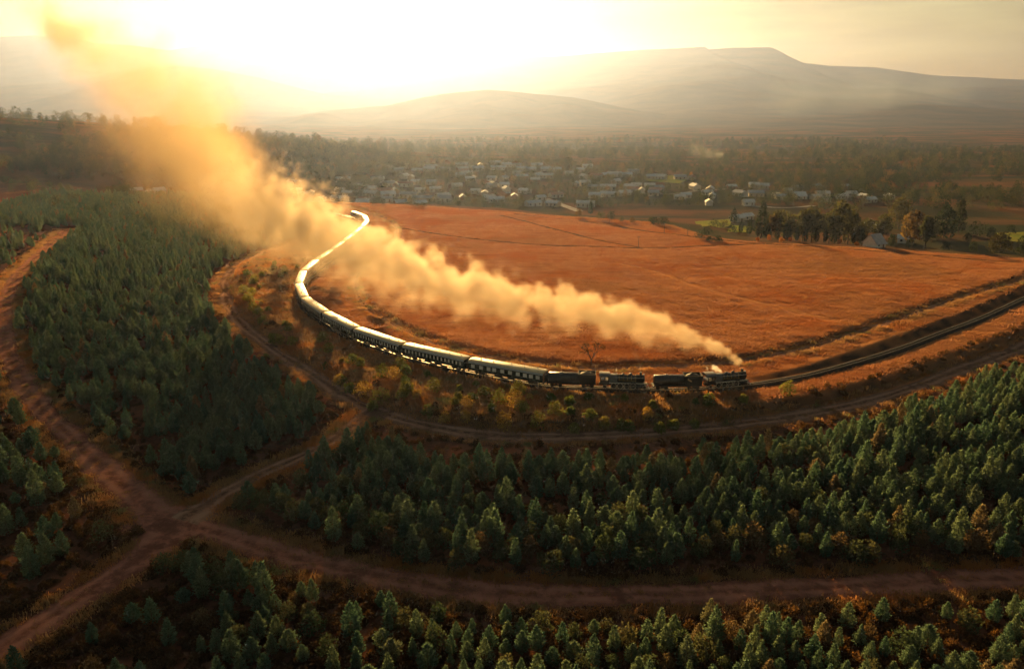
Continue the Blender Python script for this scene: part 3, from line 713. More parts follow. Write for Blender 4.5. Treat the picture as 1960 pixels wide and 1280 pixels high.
# ---------------------------------------------------------------- steam engine (front towards +x, coupled end at -x)
def make_engine():
    e = empty('steam_locomotive', (0, 0, 0))
    T = RAIL_TOP
    # frame and running board with white edge
    MB().box(-5.4, 5.2, -0.45, 0.45, T + 0.75, T + 1.2).build('frame', sooty, e)
    rb = MB().box(-3.4, 4.3, -1.32, 1.32, T + 1.50, T + 1.57).build('running_board', black, e)
    for s in (-1, 1):
        MB().box(-3.4, 4.3, s * 1.335 - 0.014, s * 1.335 + 0.014, T + 1.46, T + 1.60).build('white_edge', white, rb)
        st = MB().raw([(4.3, s * 1.30, T + 1.60), (5.0, s * 1.30, T + 0.98), (5.0, s * 1.36, T + 0.98), (4.3, s * 1.36, T + 1.60),
                       (4.3, s * 1.30, T + 1.47), (5.0, s * 1.30, T + 0.85), (5.0, s * 1.36, T + 0.85), (4.3, s * 1.36, T + 1.47)],
                      [(0, 1, 2, 3), (4, 7, 6, 5), (0, 4, 5, 1), (2, 6, 7, 3), (1, 5, 6, 2), (0, 3, 7, 4)])
        st.build('front_step', white, rb)
    # boiler, firebox, smokebox
    bo = MB().lathe((0, 0, T + 2.30), 'x', [(-1.6, 0.84), (-1.2, 0.86), (2.6, 0.80), (2.65, 0.80)], 22).build('boiler', black, e)
    for x in (-1.1, -0.2, 0.7, 1.6, 2.5):
        MB().lathe((x, 0, T + 2.30), 'x', [(-0.03, 0.87 - 0.015 * (x + 1.1)), (0.03, 0.87 - 0.015 * (x + 1.1))], 22).build('boiler_band', brass, bo)
    fb = MB().loft([[(x, 0.95 * c, T + 1.55 + z) for c, z in ((-1, 0), (-1.0, 0.9), (-0.92, 1.35), (-0.55, 1.62), (0.55, 1.62), (0.92, 1.35), (1.0, 0.9), (1, 0))] for x in (-3.3, -1.5)], False)
    fb.build('firebox', grey_m, e)
    sb = MB().lathe((0, 0, T + 2.30), 'x', [(2.66, 0.86), (4.35, 0.86), (4.45, 0.80), (4.52, 0.55), (4.58, 0.2)], 22).build('smokebox', sooty, e)
    MB().lathe((4.55, 0, T + 2.30), 'x', [(0.0, 0.10), (0.12, 0.08)], 10).build('smokebox_handle', white, sb)
    MB().box(2.9, 4.2, -0.5, 0.5, T + 1.2, T + 1.6).build('saddle', sooty, e)
    MB().lathe((3.65, 0, T + 3.05), 'z', [(0, 0.36), (0.12, 0.27), (0.55, 0.25), (0.62, 0.33), (0.72, 0.33), (0.72, 0.26)], 18).build('chimney', sooty, e)
    MB().lathe((1.45, 0, T + 3.0), 'z', [(0, 0.42), (0.15, 0.36), (0.36, 0.34), (0.46, 0.24), (0.50, 0.08)], 18).build('steam_dome', black, e)
    MB().lathe((-0.2, 0, T + 3.02), 'z', [(0, 0.40), (0.12, 0.34), (0.28, 0.32), (0.36, 0.20), (0.39, 0.06)], 18).build('sand_dome', black, e)
    MB().tube((-1.9, 0.25, T + 3.1), (-1.9, 0.25, T + 3.45), 0.06, 0.05, 8).build('whistle', brass, e)
    for s in (-0.3, 0.3):
        MB().tube((-1.4, s, T + 3.1), (-1.4, s, T + 3.32), 0.07, 0.06, 8).build('safety_valve', brass, e)
    MB().lathe((4.2, 0, T + 3.22), 'x', [(0.0, 0.06), (0.06, 0.17), (0.32, 0.19), (0.34, 0.15)], 14).build('headlamp', white, e)
    for s in (-1, 1):
        MB().tube((-1.4, s * 0.93, T + 2.75), (4.3, s * 0.93, T + 2.72), 0.03, n=6).build('handrail', white, e)
        MB().tube((-1.2, s * 0.99, T + 2.1), (2.7, s * 0.97, T + 2.0), 0.05, n=6).build('injector_pipe', brass, e)
        MB().lathe((3.45, s * 1.12, T + 0.82), 'x', [(-0.62, 0.30), (-0.55, 0.36), (0.55, 0.36), (0.62, 0.28)], 16).build('cylinder', black, e)
        MB().tube((2.85, s * 1.08, T + 0.82), (0.1, s * 0.92, T + 0.70), 0.055, n=6).build('connecting_rod', steel, e)
        MB().box(-2.35, 2.2, s * 0.86 - 0.03, s * 0.86 + 0.03, T + 0.52, T + 0.62).build('coupling_rod', steel, e)
        MB().lathe((2.0, s * 1.12, T + 1.62), 'x', [(-0.5, 0.26), (0.5, 0.26)], 12).build('air_reservoir', black, e)
    # cab
    W = 1.38
    cb = MB().box(-5.25, -3.3, -W, W, T + 1.25, T + 2.05)
    for s in (-1, 1):
        for x0, x1 in ((-5.25, -5.05), (-4.35, -4.15), (-3.5, -3.3)):
            cb.box(x0, x1, s * (W - 0.04) - 0.04, s * (W - 0.04) + 0.04, T + 2.05, T + 2.85)
        cb.box(-5.25, -3.3, s * (W - 0.04) - 0.04, s * (W - 0.04) + 0.04, T + 2.85, T + 3.05)
    cb.box(-3.36, -3.30, -W + 0.08, -0.9, T + 2.05, T + 3.05); cb.box(-3.36, -3.30, 0.9, W - 0.08, T + 2.05, T + 3.05)
    cb.box(-3.36, -3.30, -0.9, 0.9, T + 2.3, T + 3.05)
    cab = cb.build('cab', black, e)
    MB().loft([arch(x, W + 0.08, T + 3.05, T + 3.52) + [(x, -(W + 0.08), T + 3.0), (x, W + 0.08, T + 3.0)] for x in (-5.5, -3.1)]).build('cab_roof', grey_m, cab)
    # front end
    bb = MB().box(5.0, 5.2, -1.3, 1.3, T + 0.80, T + 1.12).build('buffer_beam', red_m, e)
    cc = MB()
    for k in range(9):
        y = -1.1 + 2.2 * k / 8
        cc.tube((5.18, y, T + 0.85), (5.72 - 0.16 * abs(y), y * 0.82, T + 0.16), 0.035, n=6)
    cc.tube((5.55, -0.95, T + 0.16), (5.72, 0, T + 0.16), 0.05, n=6).tube((5.72, 0, T + 0.16), (5.55, 0.95, T + 0.16), 0.05, n=6)
    cc.build('cowcatcher', white, bb)
    MB().tube((5.2, 0, T + 0.95), (5.62, 0, T + 0.95), 0.10, n=8).build('coupler', sooty, e)
    for s in (-1, 1):
        for x in (2.05, 0.62, -0.81, -2.24): add_wheel(e, x, s * 0.66, 0.66, True, 'driving_wheel')
        for x in (4.55, 3.0): add_wheel(e, x, s * 0.66, 0.42, False, 'leading_wheel')
        add_wheel(e, -4.2, s * 0.66, 0.42, False, 'trailing_wheel')
    return e

def make_bogie(parent, x, name='bogie', shiny=False):
    T = RAIL_TOP
    b = MB()
    for s in (-1, 1): b.box(x - 1.35, x + 1.35, s * 0.86 - 0.06, s * 0.86 + 0.06, T + 0.38, T + 0.58)
    b.box(x - 0.2, x + 0.2, -0.9, 0.9, T + 0.42, T + 0.72)
    bg = b.build(name, under, parent)
    for s in (-1, 1):
        for dx in (-0.92, 0.92): add_wheel(bg, x + dx, s * 0.66, 0.42, False, 'wheel', shiny)
    return bg

def make_tender():
    t = empty('tender', (0, 0, 0)); T = RAIL_TOP
    MB().box(-5.3, 5.3, -1.1, 1.1, T + 0.86, T + 1.06).build('underframe', under, t)
    tank = MB().lathe((0, 0, T + 2.02), 'x', [(-5.35, 0.5), (-5.25, 1.0), (-5.1, 1.18), (1.6, 1.18), (1.75, 1.0)], 24).build('water_tank', black, t)
    for x in (-5.0, -3.4, -1.8, -0.2, 1.4): MB().lathe((x, 0, T + 2.02), 'x', [(-0.05, 1.2), (0.05, 1.2)], 24).build('tank_band', sooty, tank)
    MB().lathe((-2.4, 0, T + 3.15), 'z', [(0, 0.42), (0.16, 0.40), (0.2, 0.3)], 14).build('filler_lid', grey_m, tank)
    MB().tube((-4.6, 0.5, T + 3.12), (1.2, 0.5, T + 3.12), 0.035, n=6).build('handrail', white, tank)
    bun = MB()
    lo = [(1.7, -1.2, T + 1.06), (5.2, -1.2, T + 1.06), (5.2, 1.2, T + 1.06), (1.7, 1.2, T + 1.06)]
    mi = [(1.6, -1.42, T + 2.3), (5.25, -1.42, T + 2.3), (5.25, 1.42, T + 2.3), (1.6, 1.42, T + 2.3)]
    hi = [(1.4, -1.46, T + 3.35), (5.3, -1.46, T + 3.35), (5.3, 1.46, T + 3.35), (1.4, 1.46, T + 3.35)]
    inn = [(1.5, -1.36, T + 3.35), (5.2, -1.36, T + 3.35), (5.2, 1.36, T + 3.35), (1.5, 1.36, T + 3.35)]
    bot = [(1.7, -1.3, T + 2.7), (5.1, -1.3, T + 2.7), (5.1, 1.3, T + 2.7), (1.7, 1.3, T + 2.7)]
    bun.loft([lo, mi, hi, inn, bot], False)
    bk = bun.build('coal_bunker', sooty, t)
    rr = random.Random(3); n = 12; V = []; Fq = []
    for i in range(n):
        for k in range(n):
            u, v = i / (n - 1), k / (n - 1)
            V.append((1.55 + 3.6 * u, -1.33 + 2.66 * v, T + 2.75 + 0.75 * math.sin(math.pi * u) ** 0.7 * math.sin(math.pi * v) ** 0.7 + rr.uniform(-0.09, 0.09)))
    for i in range(n - 1):
        for k in range(n - 1): Fq.append((i * n + k, (i + 1) * n + k, (i + 1) * n + k + 1, i * n + k + 1))
    obj('coal', mesh_from('coal', V, Fq, coal_m), bk)
    MB().box(-5.55, -5.3, -1.2, 1.2, T + 0.72, T + 1.02).build('buffer_beam', under, t)
    make_bogie(t, -3.5); make_bogie(t, 3.5)
    return t

# ---------------------------------------------------------------- coaches
pane_narrow = MB().box(-0.20, 0.20, -0.012, 0.012, -0.40, 0.40).mesh('window', glass)
pane_wide = MB().box(-0.48, 0.48, -0.012, 0.012, -0.42, 0.42).mesh('window', glass)
def surround(w, h, name):
    m = MB(); t = 0.07
    m.box(-w - t, w + t, -0.02, 0.02, h, h + t).box(-w - t, w + t, -0.02, 0.02, -h - t, -h)
    m.box(-w - t, -w, -0.02, 0.02, -h, h).box(w, w + t, -0.02, 0.02, -h, h)
    return m.mesh(name, frame_m)
sur_narrow, sur_wide = surround(0.20, 0.40, 'frame'), surround(0.48, 0.42, 'frame')
HALF = 9.6
def make_coach(kind):
    c = empty('railway_coach', (0, 0, 0)); T = RAIL_TOP
    W = 1.40
    sec = [(-W, 1.0), (-W - 0.03, 1.6), (-W, 2.55), (-W + 0.06, 2.92), (W - 0.06, 2.92), (W, 2.55), (W + 0.03, 1.6), (W, 1.0)]
    body = MB().loft([[(x, y, T + z) for y, z in sec] for x in (-HALF, HALF)], False).build('body', green_body, c)
    roof_pts = lambda x: arch(x, W + 0.04, T + 3.20, T + 3.60, 13) + [(x, -(W + 0.04), T + 3.16), (x, W + 0.04, T + 3.16)]
    ends = [roof_pts(-HALF - 0.12), roof_pts(-HALF + 0.5), roof_pts(HALF - 0.5), roof_pts(HALF + 0.12)]
    for e_ in (0, 3): ends[e_] = [(x, y * 0.96, z if z < T + 3.2 else z - 0.14) for x, y, z in ends[e_]]
    roof = MB().loft(ends).build('roof', cream, c)
    for s in (-1, 1):
        MB().box(-HALF, HALF, s * (W - 0.02) - 0.05, s * (W - 0.02) + 0.05, T + 2.66, T + 3.15).build('eave_sky_band', eave_m, c)  # band coloured as the sky reflection along the roof's lower edge
        MB().box(-HALF, HALF, s * (W + 0.04) - 0.008, s * (W + 0.04) + 0.008, T + 1.52, T + 1.56).build('waist_line', frame_m, body)
        if kind == 'lounge':
            xs_ = [-8.4, -6.2, -4.2, -2.7, -0.6, 1.4, 3.4, 5.2, 6.7, 8.4]; pm, sm = pane_wide, sur_wide
        else:
            xs_ = [-8.6 + 1.147 * k for k in range(16)]; pm, sm = pane_narrow, sur_narrow
        for x in xs_:
            w = obj('window', pm, c, (x, s * (W + 0.035), T + 2.05)); obj('frame', sm, w)
    for s in (-1, 1):
        MB().box(s * (HALF + 0.02) - 0.03, s * (HALF + 0.02) + 0.03, -W + 0.08, W - 0.08, T + 1.02, T + 3.02).build('end_wall', wood_m if s > 0 and kind == 'lounge' else green_body, c)
        MB().box(s * (HALF + 0.33) - 0.29, s * (HALF + 0.33) + 0.29, -0.55, 0.55, T + 1.0, T + 2.95).build('gangway', under, c)
        MB().box(s * (HALF + 0.1) - 0.15, s * (HALF + 0.1) + 0.15, -1.25, 1.25, T + 0.72, T + 1.0).build('buffer_beam', under, c)
    MB().box(-HALF, HALF, -1.25, 1.25, T + 0.84, T + 0.99).build('underframe', under, c)
    for x0, x1, y0 in ((-2.8, -0.9, 0.55), (0.6, 2.3, 0.5)):
        for s in (-1, 1): MB().box(x0, x1, min(s * y0, s * 1.15), max(s * y0, s * 1.15), T + 0.38, T + 0.84).build('battery_box', under, c)
    for x, y in ((-7.2, 0.35), (-3.4, -0.4), (0.8, 0.4), (4.6, -0.35), (7.6, 0.3)):
        MB().lathe((x, y, T + 3.52), 'z', [(0, 0.12), (0.16, 0.11), (0.18, 0.19), (0.26, 0.15)], 10).build('roof_vent', eave_m, roof)
    make_bogie(c, -6.9); make_bogie(c, 6.9)
    return c

def place(o, s, half):
    """Stand a vehicle on the track by its two bogie points; +x faces the way the train travels."""
    a, b = on_track(s - half), on_track(s + half)
    # path runs from the right end backwards along the train, so the front is towards smaller s
    o.location = ((a[0] + b[0]) / 2, (a[1] + b[1]) / 2, float(np.interp(s, arc, bed_z)))
    o.rotation_euler = (0, 0, math.atan2(a[1] - b[1], a[0] - b[0]))

def s_of(x, y):
    return float(arc[np.argmin((rail_path[:, 0] - x) ** 2 + (rail_path[:, 1] - y) ** 2)])
s_front = s_of(53.0, 164.1)
lead = make_engine(); place(lead, s_front + 5.7, 3.6)
tag(lead, 'black steam locomotive at the head of the train, tall smoke rising from its chimney', 'locomotive', 'steam locomotives')
tender = make_tender(); place(tender, s_front + 17.2, 3.5)
tag(tender, 'black torpedo-tank tender coupled behind the leading engine, between the two engines', 'tender', 'tenders')
second = copy_tree(lead); place(second, s_front + 29.0, 3.6)
tag(second, 'second black steam locomotive, a person in pale blue at its cab', 'locomotive', 'steam locomotives')
tender2 = copy_tree(tender); place(tender2, s_front + 40.5, 3.5)
tag(tender2, 'black torpedo-tank tender coupled in front of the first cream-roofed coach', 'tender', 'tenders')
s_c = s_front + 46.4 + HALF
lounge = make_coach('lounge'); place(lounge, s_c, 6.9)
tag(lounge, 'dark green lounge coach with wide windows, next to the tender', 'coach', 'coaches of the train')
sleeper = make_coach('sleeping')
PITCH = 2 * HALF + 1.25
ordinals = ['second', 'third', 'fourth', 'fifth', 'sixth', 'seventh', 'eighth', 'ninth', 'tenth', 'eleventh', 'twelfth', 'thirteenth', 'fourteenth', 'fifteenth', 'sixteenth']
s_end = s_of(-86.0, 427.0)
k = 0
while s_c + PITCH * (k + 1) < s_end + 6 and k < len(ordinals):
    co_ = sleeper if k == 0 else copy_tree(sleeper)
    place(co_, s_c + PITCH * (k + 1), 6.9)
    last = s_c + PITCH * (k + 2) >= s_end + 6
    tag(co_, 'last cream-roofed coach at the far tail of the train' if last else
        'dark green coach with narrow windows and cream roof, %s coach behind the engines' % ordinals[k], 'coach', 'coaches of the train')
    k += 1

# ---------------------------------------------------------------- person leaning from the second engine's cab
def skin_mesh(name, joints, bones, mat, parent, loc=None):
    me = bpy.data.meshes.new(name)
    bm = bmesh.new(); lay = bm.verts.layers.skin.verify(); vs_ = []
    for i, (p, r) in enumerate(joints):
        v = bm.verts.new(p); v[lay].radius = (r, r); v[lay].use_root = (i == 0); vs_.append(v)
    for a, b in bones: bm.edges.new((vs_[a], vs_[b]))
    bm.to_mesh(me); bm.free(); me.materials.append(mat)
    o = obj(name, me, parent, loc)
    o.modifiers.new('skin', 'SKIN').use_smooth_shade = True
    o.modifiers.new('subdivision', 'SUBSURF').levels = 1
    return o
skin_m = solid('skin', (0.30, 0.17, 0.11), (0.26, 0.14, 0.09), 5.0, 0.5)
trouser = solid('dark_trousers', (0.03, 0.035, 0.05), (0.02, 0.025, 0.035), 5.0, 0.8)
shirt = solid('pale_blue_shirt', (0.42, 0.55, 0.72), (0.36, 0.48, 0.64), 5.0, 0.8)
cap_m = solid('dark_cap', (0.03, 0.03, 0.04), (0.02, 0.02, 0.03), 5.0, 0.8)
# stands on the footplate, leaning out over the cab side towards the camera (local -y is the viewer's side of the engine)
person = empty('person', (0, 0, 0))
mw = Matrix.Translation(second.location) @ Matrix.Rotation(second.rotation_euler.z, 4, 'Z')
person.location = mw @ Vector((-4.72, -1.24, RAIL_TOP + 1.26)); person.rotation_euler = (0, 0, second.rotation_euler.z)
tag(person, 'person in a pale blue shirt leaning out of the second engine cab', 'person')
J = [((0, 0, 0.88), 0.15), ((0, -0.03, 1.1), 0.15), ((0, -0.14, 1.36), 0.17), ((0, -0.22, 1.50), 0.07), ((0, -0.27, 1.64), 0.105), ((0, -0.29, 1.74), 0.095),
     ((0.19, -0.17, 1.38), 0.06), ((0.27, -0.34, 1.14), 0.048), ((0.24, -0.50, 0.98), 0.04), ((-0.19, -0.17, 1.38), 0.06), ((-0.27, -0.34, 1.14), 0.048), ((-0.24, -0.50, 0.98), 0.04),
     ((0.10, 0.0, 0.82), 0.10), ((0.11, -0.02, 0.46), 0.07), ((0.11, 0.02, 0.06), 0.05), ((0.11, -0.16, 0.035), 0.04),
     ((-0.10, 0.0, 0.82), 0.10), ((-0.11, -0.02, 0.46), 0.07), ((-0.11, 0.02, 0.06), 0.05), ((-0.11, -0.16, 0.035), 0.04)]
Bn = [(0, 1), (1, 2), (2, 3), (3, 4), (4, 5), (2, 6), (6, 7), (7, 8), (2, 9), (9, 10), (10, 11), (0, 12), (12, 13), (13, 14), (14, 15), (0, 16), (16, 17), (17, 18), (18, 19)]
skin_mesh('body', J, Bn, skin_m, person)
grow = lambda ids, d: [(J[i][0], J[i][1] + d) for i in ids]
skin_mesh('shirt', grow([0, 1, 2, 6, 7, 9, 10], 0.025), [(0, 1), (1, 2), (2, 3), (3, 4), (2, 5), (5, 6)], shirt, person)
skin_mesh('trousers', grow([0, 12, 13, 14, 16, 17, 18], 0.022), [(0, 1), (1, 2), (2, 3), (0, 4), (4, 5), (5, 6)], trouser, person)
MB().lathe((0, -0.28, 1.74), 'z', [(0, 0.125), (0.05, 0.12), (0.11, 0.06)], 12).box(-0.08, 0.08, -0.47, -0.36, 1.735, 1.76).build('cap', cap_m, person)

# ---------------------------------------------------------------- lineside sign on a leaning post
sign = empty('lineside_sign', (38.6, 158.9, hz(38.6, 158.9)), R(25))
tag(sign, 'small tan lineside sign board on a thin leaning post by the leading tender', 'sign')
board_m = solid('tan_board', (0.52, 0.36, 0.20), (0.42, 0.28, 0.15), 5.0, 0.7)
MB().tube((0, 0, 0), (0.32, 0.1, 3.1), 0.06, 0.05, 8).build('post', timber, sign)
MB().raw([(-0.30, 0, 3.5), (0.72, -0.05, 2.85), (0.86, -0.05, 3.15), (-0.16, 0, 3.8), (-0.30, 0.06, 3.5), (0.72, 0.03, 2.85), (0.86, 0.03, 3.15), (-0.16, 0.06, 3.8)],
         [(0, 1, 2, 3), (4, 7, 6, 5), (0, 4, 5, 1), (1, 5, 6, 2), (2, 6, 7, 3), (3, 7, 4, 0)]).build('board', board_m, sign)
# ---------------------------------------------------------------- vegetation
bark = solid('bark', (0.10, 0.07, 0.05), (0.06, 0.045, 0.035), 3.0, 0.9)
leaf_plant = foliage('plantation_leaf', (0.076, 0.135, 0.108), (0.145, 0.182, 0.122), (0.190, 0.140, 0.092), 0.06, 0.44, (1.05, 1.12, 0.85))
leaf_round = foliage('sapling_leaf', (0.058, 0.084, 0.052), (0.110, 0.104, 0.060), (0.140, 0.095, 0.060), 0.25, 0.42, (1.1, 1.1, 0.75))
leaf_bush = foliage('bush_leaf', (0.095, 0.125, 0.050), (0.230, 0.205, 0.070), (0.42, 0.27, 0.09), 0.25, 0.5)
leaf_broad = foliage('grove_leaf', (0.048, 0.056, 0.036), (0.085, 0.086, 0.048), (0.125, 0.085, 0.048), 0.2, 0.4)
leaf_dark = foliage('evergreen_leaf', (0.024, 0.038, 0.024), (0.044, 0.058, 0.030), (0.06, 0.055, 0.03), 0.1, 0.3)
leaf_autumn = foliage('autumn_leaf', (0.30, 0.10, 0.03), (0.36, 0.16, 0.04), (0.22, 0.08, 0.03), 0.2, 0.5)
leaf_scrub = foliage('scrub_leaf', (0.060, 0.036, 0.024), (0.105, 0.056, 0.034), (0.135, 0.068, 0.036), 0.3, 0.4)
twig = solid('dry_twig', (0.11, 0.075, 0.05), (0.08, 0.055, 0.04), 3.0, 0.9)

def leaf_quads(rng, pts, dirs, sl, sw):
    """Diamond leaf sprays: one quad each."""
    n = len(pts)
    d = dirs / (np.linalg.norm(dirs, axis=1)[:, None] + 1e-9)
    r = rng.normal(size=(n, 3)); w = np.cross(d, r); w /= np.linalg.norm(w, axis=1)[:, None] + 1e-9
    L = (sl * rng.uniform(0.6, 1.3, n))[:, None]; W = (sw * rng.uniform(0.6, 1.3, n))[:, None]
    V = np.stack([pts, pts + d * L * 0.45 + w * W, pts + d * L, pts + d * L * 0.45 - w * W], 1).reshape(-1, 3)
    F = np.arange(4 * n).reshape(-1, 4)
    return V, F

def crown_mesh(name, V, F, mat): return mesh_from(name, V.tolist(), F.tolist(), mat)

def conifer(seed, h=5.2, wide=0.27, n=720, slant=0.5, mat=leaf_plant):
    rng = np.random.RandomState(seed)
    nb = 72; P, D = [], []
    for b in range(nb):
        t = (b + rng.uniform(0, 1)) / nb; z = h * (0.07 + 0.90 * t); a = b * 2.4 + rng.uniform(-0.4, 0.4)
        rr = h * wide * (1 - t ** 1.1) ** 0.9 * rng.uniform(0.65, 1.2) + 0.12
        if t < 0.12: rr *= 0.75
        m = max(3, int(n / nb * (0.4 + 1.2 * (1 - t))))
        u = rng.uniform(0.15, 1.0, m) ** 0.7
        up = slant * rr * u + rng.normal(0, 0.10, m)
        aa = a + rng.normal(0, 0.35, m)
        P.append(np.stack([rr * u * np.cos(aa), rr * u * np.sin(aa), z + up - 0.15], 1))
        D.append(np.stack([np.cos(aa), np.sin(aa), rng.uniform(0.3, 1.3, m)], 1) + rng.normal(0, 0.35, (m, 3)))
    m = 22
    P.append(np.stack([rng.normal(0, 0.06, m), rng.normal(0, 0.06, m), h * rng.uniform(0.86, 1.0, m)], 1)); D.append(rng.normal(0, 0.4, (m, 3)) + (0, 0, 1))
    V, F = leaf_quads(rng, np.vstack(P), np.vstack(D), 0.40, 0.125)
    return V, F

def blob_tree(seed, h, w, n, sl, clumps=14, base=0.22, power=1.0):
    """Broad crown of leaf clumps: uneven outline, gaps between clumps."""
    rng = np.random.RandomState(seed); P, D = [], []
    for c in range(clumps):
        t = (c + 0.5) / clumps; a = c * 2.4 + rng.uniform(-0.5, 0.5)
        z = h * (base + (1 - base) * (0.08 + 0.80 * t))
        rad = w * 0.5 * math.sin(math.pi * min(1, 0.25 + 0.72 * t)) ** power * rng.uniform(0.35, 0.8)
        cx, cy = rad * math.cos(a), rad * math.sin(a)
        cr = w * rng.uniform(0.15, 0.24)
        m = n // clumps
        v = rng.normal(size=(m, 3)); v /= np.linalg.norm(v, axis=1)[:, None]
        v *= (rng.uniform(0.35, 1.0, m) ** 0.5)[:, None]
        P.append(np.stack([cx + v[:, 0] * cr, cy + v[:, 1] * cr, z + v[:, 2] * cr * 0.85], 1)); D.append(v + rng.normal(0, 0.4, (m, 3)) + (0, 0, 0.4))
    return leaf_quads(rng, np.vstack(P), np.vstack(D), sl, sl * 0.42)

def limbs(seed, h, w, r, base=0.3, n=7):
    rng = random.Random(seed); mb = MB()
    mb.tube((0, 0, -0.3), (0, 0, h * base), r, r * 0.75, 7).tube((0, 0, h * base), (rng.uniform(-0.1, 0.1) * w, 0, h * 0.8), r * 0.75, r * 0.2, 7)
    for k in range(n):
        a = k * 2.4 + rng.uniform(-0.3, 0.3); z = h * (base * 0.8 + 0.35 * k / n)
        mb.tube((0, 0, z), (w * 0.33 * math.cos(a), w * 0.33 * math.sin(a), z + h * 0.22), r * 0.4, r * 0.1, 5)
    return mb

# --- plantation trees: planted rows, gaps where the roads run
con_geo = [conifer(s, 5.2 * k, w_, 980, sl_) for s, k, w_, sl_ in ((1, 1.0, 0.27, 0.5), (2, 0.9, 0.33, 0.6), (3, 1.08, 0.24, 0.45), (4, 0.82, 0.38, 0.7), (5, 1.0, 0.30, 0.35), (6, 0.94, 0.28, 0.6), (7, 1.05, 0.25, 0.7), (8, 0.74, 0.44, 0.8))]
con_crown = [crown_mesh('crown', V, F, leaf_plant) for V, F in con_geo]
con_trunk = [MB().tube((0, 0, -0.25), (0.03, 0.02, 4.3), 0.075, 0.02, 6).mesh('trunk', bark) for _ in con_geo]
def merged(crown, trunk, name):
    me = bpy.data.meshes.new(name); bm = bmesh.new(); bm.from_mesh(crown); k = len(bm.faces); bm.from_mesh(trunk)
    bm.faces.ensure_lookup_table()
    for f in bm.faces[k:]: f.material_index = 1
    bm.to_mesh(me); bm.free(); me.materials.append(crown.materials[0]); me.materials.append(trunk.materials[0]); return me
con_full = [merged(c, t_, 'plantation_tree') for c, t_ in zip(con_crown, con_trunk)]

rng = np.random.RandomState(12)
SP = 2.45
ii, jj = np.meshgrid(np.arange(-170, 170), np.arange(-35, 250))
ang = R(18)
px = ii * SP * 0.94 + (jj % 2) * SP * 0.4; py = jj * SP * 1.16
tx = px * math.cos(ang) - py * math.sin(ang) + rng.normal(0, 0.34, px.shape)
ty = px * math.sin(ang) + py * math.cos(ang) + rng.normal(0, 0.34, px.shape) + 60
tx, ty = tx.ravel(), ty.ravel()
half_w = 0.70 * ty + 14
ok = (ty > 66) & (ty < 560) & (np.abs(tx) < half_w) & (tx > -330)
tx, ty = tx[ok], ty[ok]
so = signed(poly_outer, outer_line, tx, ty); rd = road_dist(tx, ty)
gap = wobble(tx, ty, 34, 21) + 0.6 * wobble(tx, ty, 12, 22)
d_outer = dist_to(outer_line, tx, ty, 40); d_lower = dist_to(lower_line, tx, ty, 40)
clear_o = np.interp(tx, [-60, -38, -20, 30, 60, 90], [5.0, 8.0, 13.5, 13.5, 11.0, 8.0])
below = (ty < np.interp(tx, lower_line[:, 0], lower_line[:, 1])) & (tx > -56)
keep = (so < 0) & (rd > 4.6 + 0.8 * rng.uniform(-1, 1, tx.shape)) & (d_outer > clear_o + 1.5 * rng.uniform(-1, 1, tx.shape))
keep &= ~(below & (d_lower < 6.8 + 1.2 * rng.uniform(-1, 1, tx.shape)))
beyond_left = inside([tuple(p) for p in left_line] + [(-30, 60), (-500, 60), (-500, 520)], tx, ty)     # west of the left road
dens = np.where(gap < -0.85, 0.35, 0.93)
left_block = ~beyond_left & (tx < -28) & (ty > 118)
dens = np.where(left_block, np.where(gap < -0.35, 0.30, 0.86), dens)
dens = np.where(beyond_left, np.where(ty > 260, 0.14, 0.30), dens)
dens = np.where((ty < 88) & (tx < -20), dens * 0.75, dens)
near_edge = (rd < 7.5) & (rng.rand(len(tx)) < 0.35)
keep &= (rng.rand(len(tx)) < dens) & ~near_edge
keep &= ~((ty > 470) & (tx > -150))
tx, ty = tx[keep], ty[keep]
tz = height(tx, ty)
n_t = len(tx)
size = np.clip(rng.normal(0.78, 0.14, n_t), 0.40, 1.15)
size *= np.where(ty < 88, 0.84, 1.0) * np.where(wobble(tx, ty, 55, 31) > 0.7, 1.12, 1.0)
var = rng.randint(0, 8, n_t); var = np.where((var == 7) & (rng.rand(n_t) < 0.5), 2, var)
turn = rng.uniform(0, 6.28, n_t); stretch = rng.uniform(0.9, 1.18, n_t)
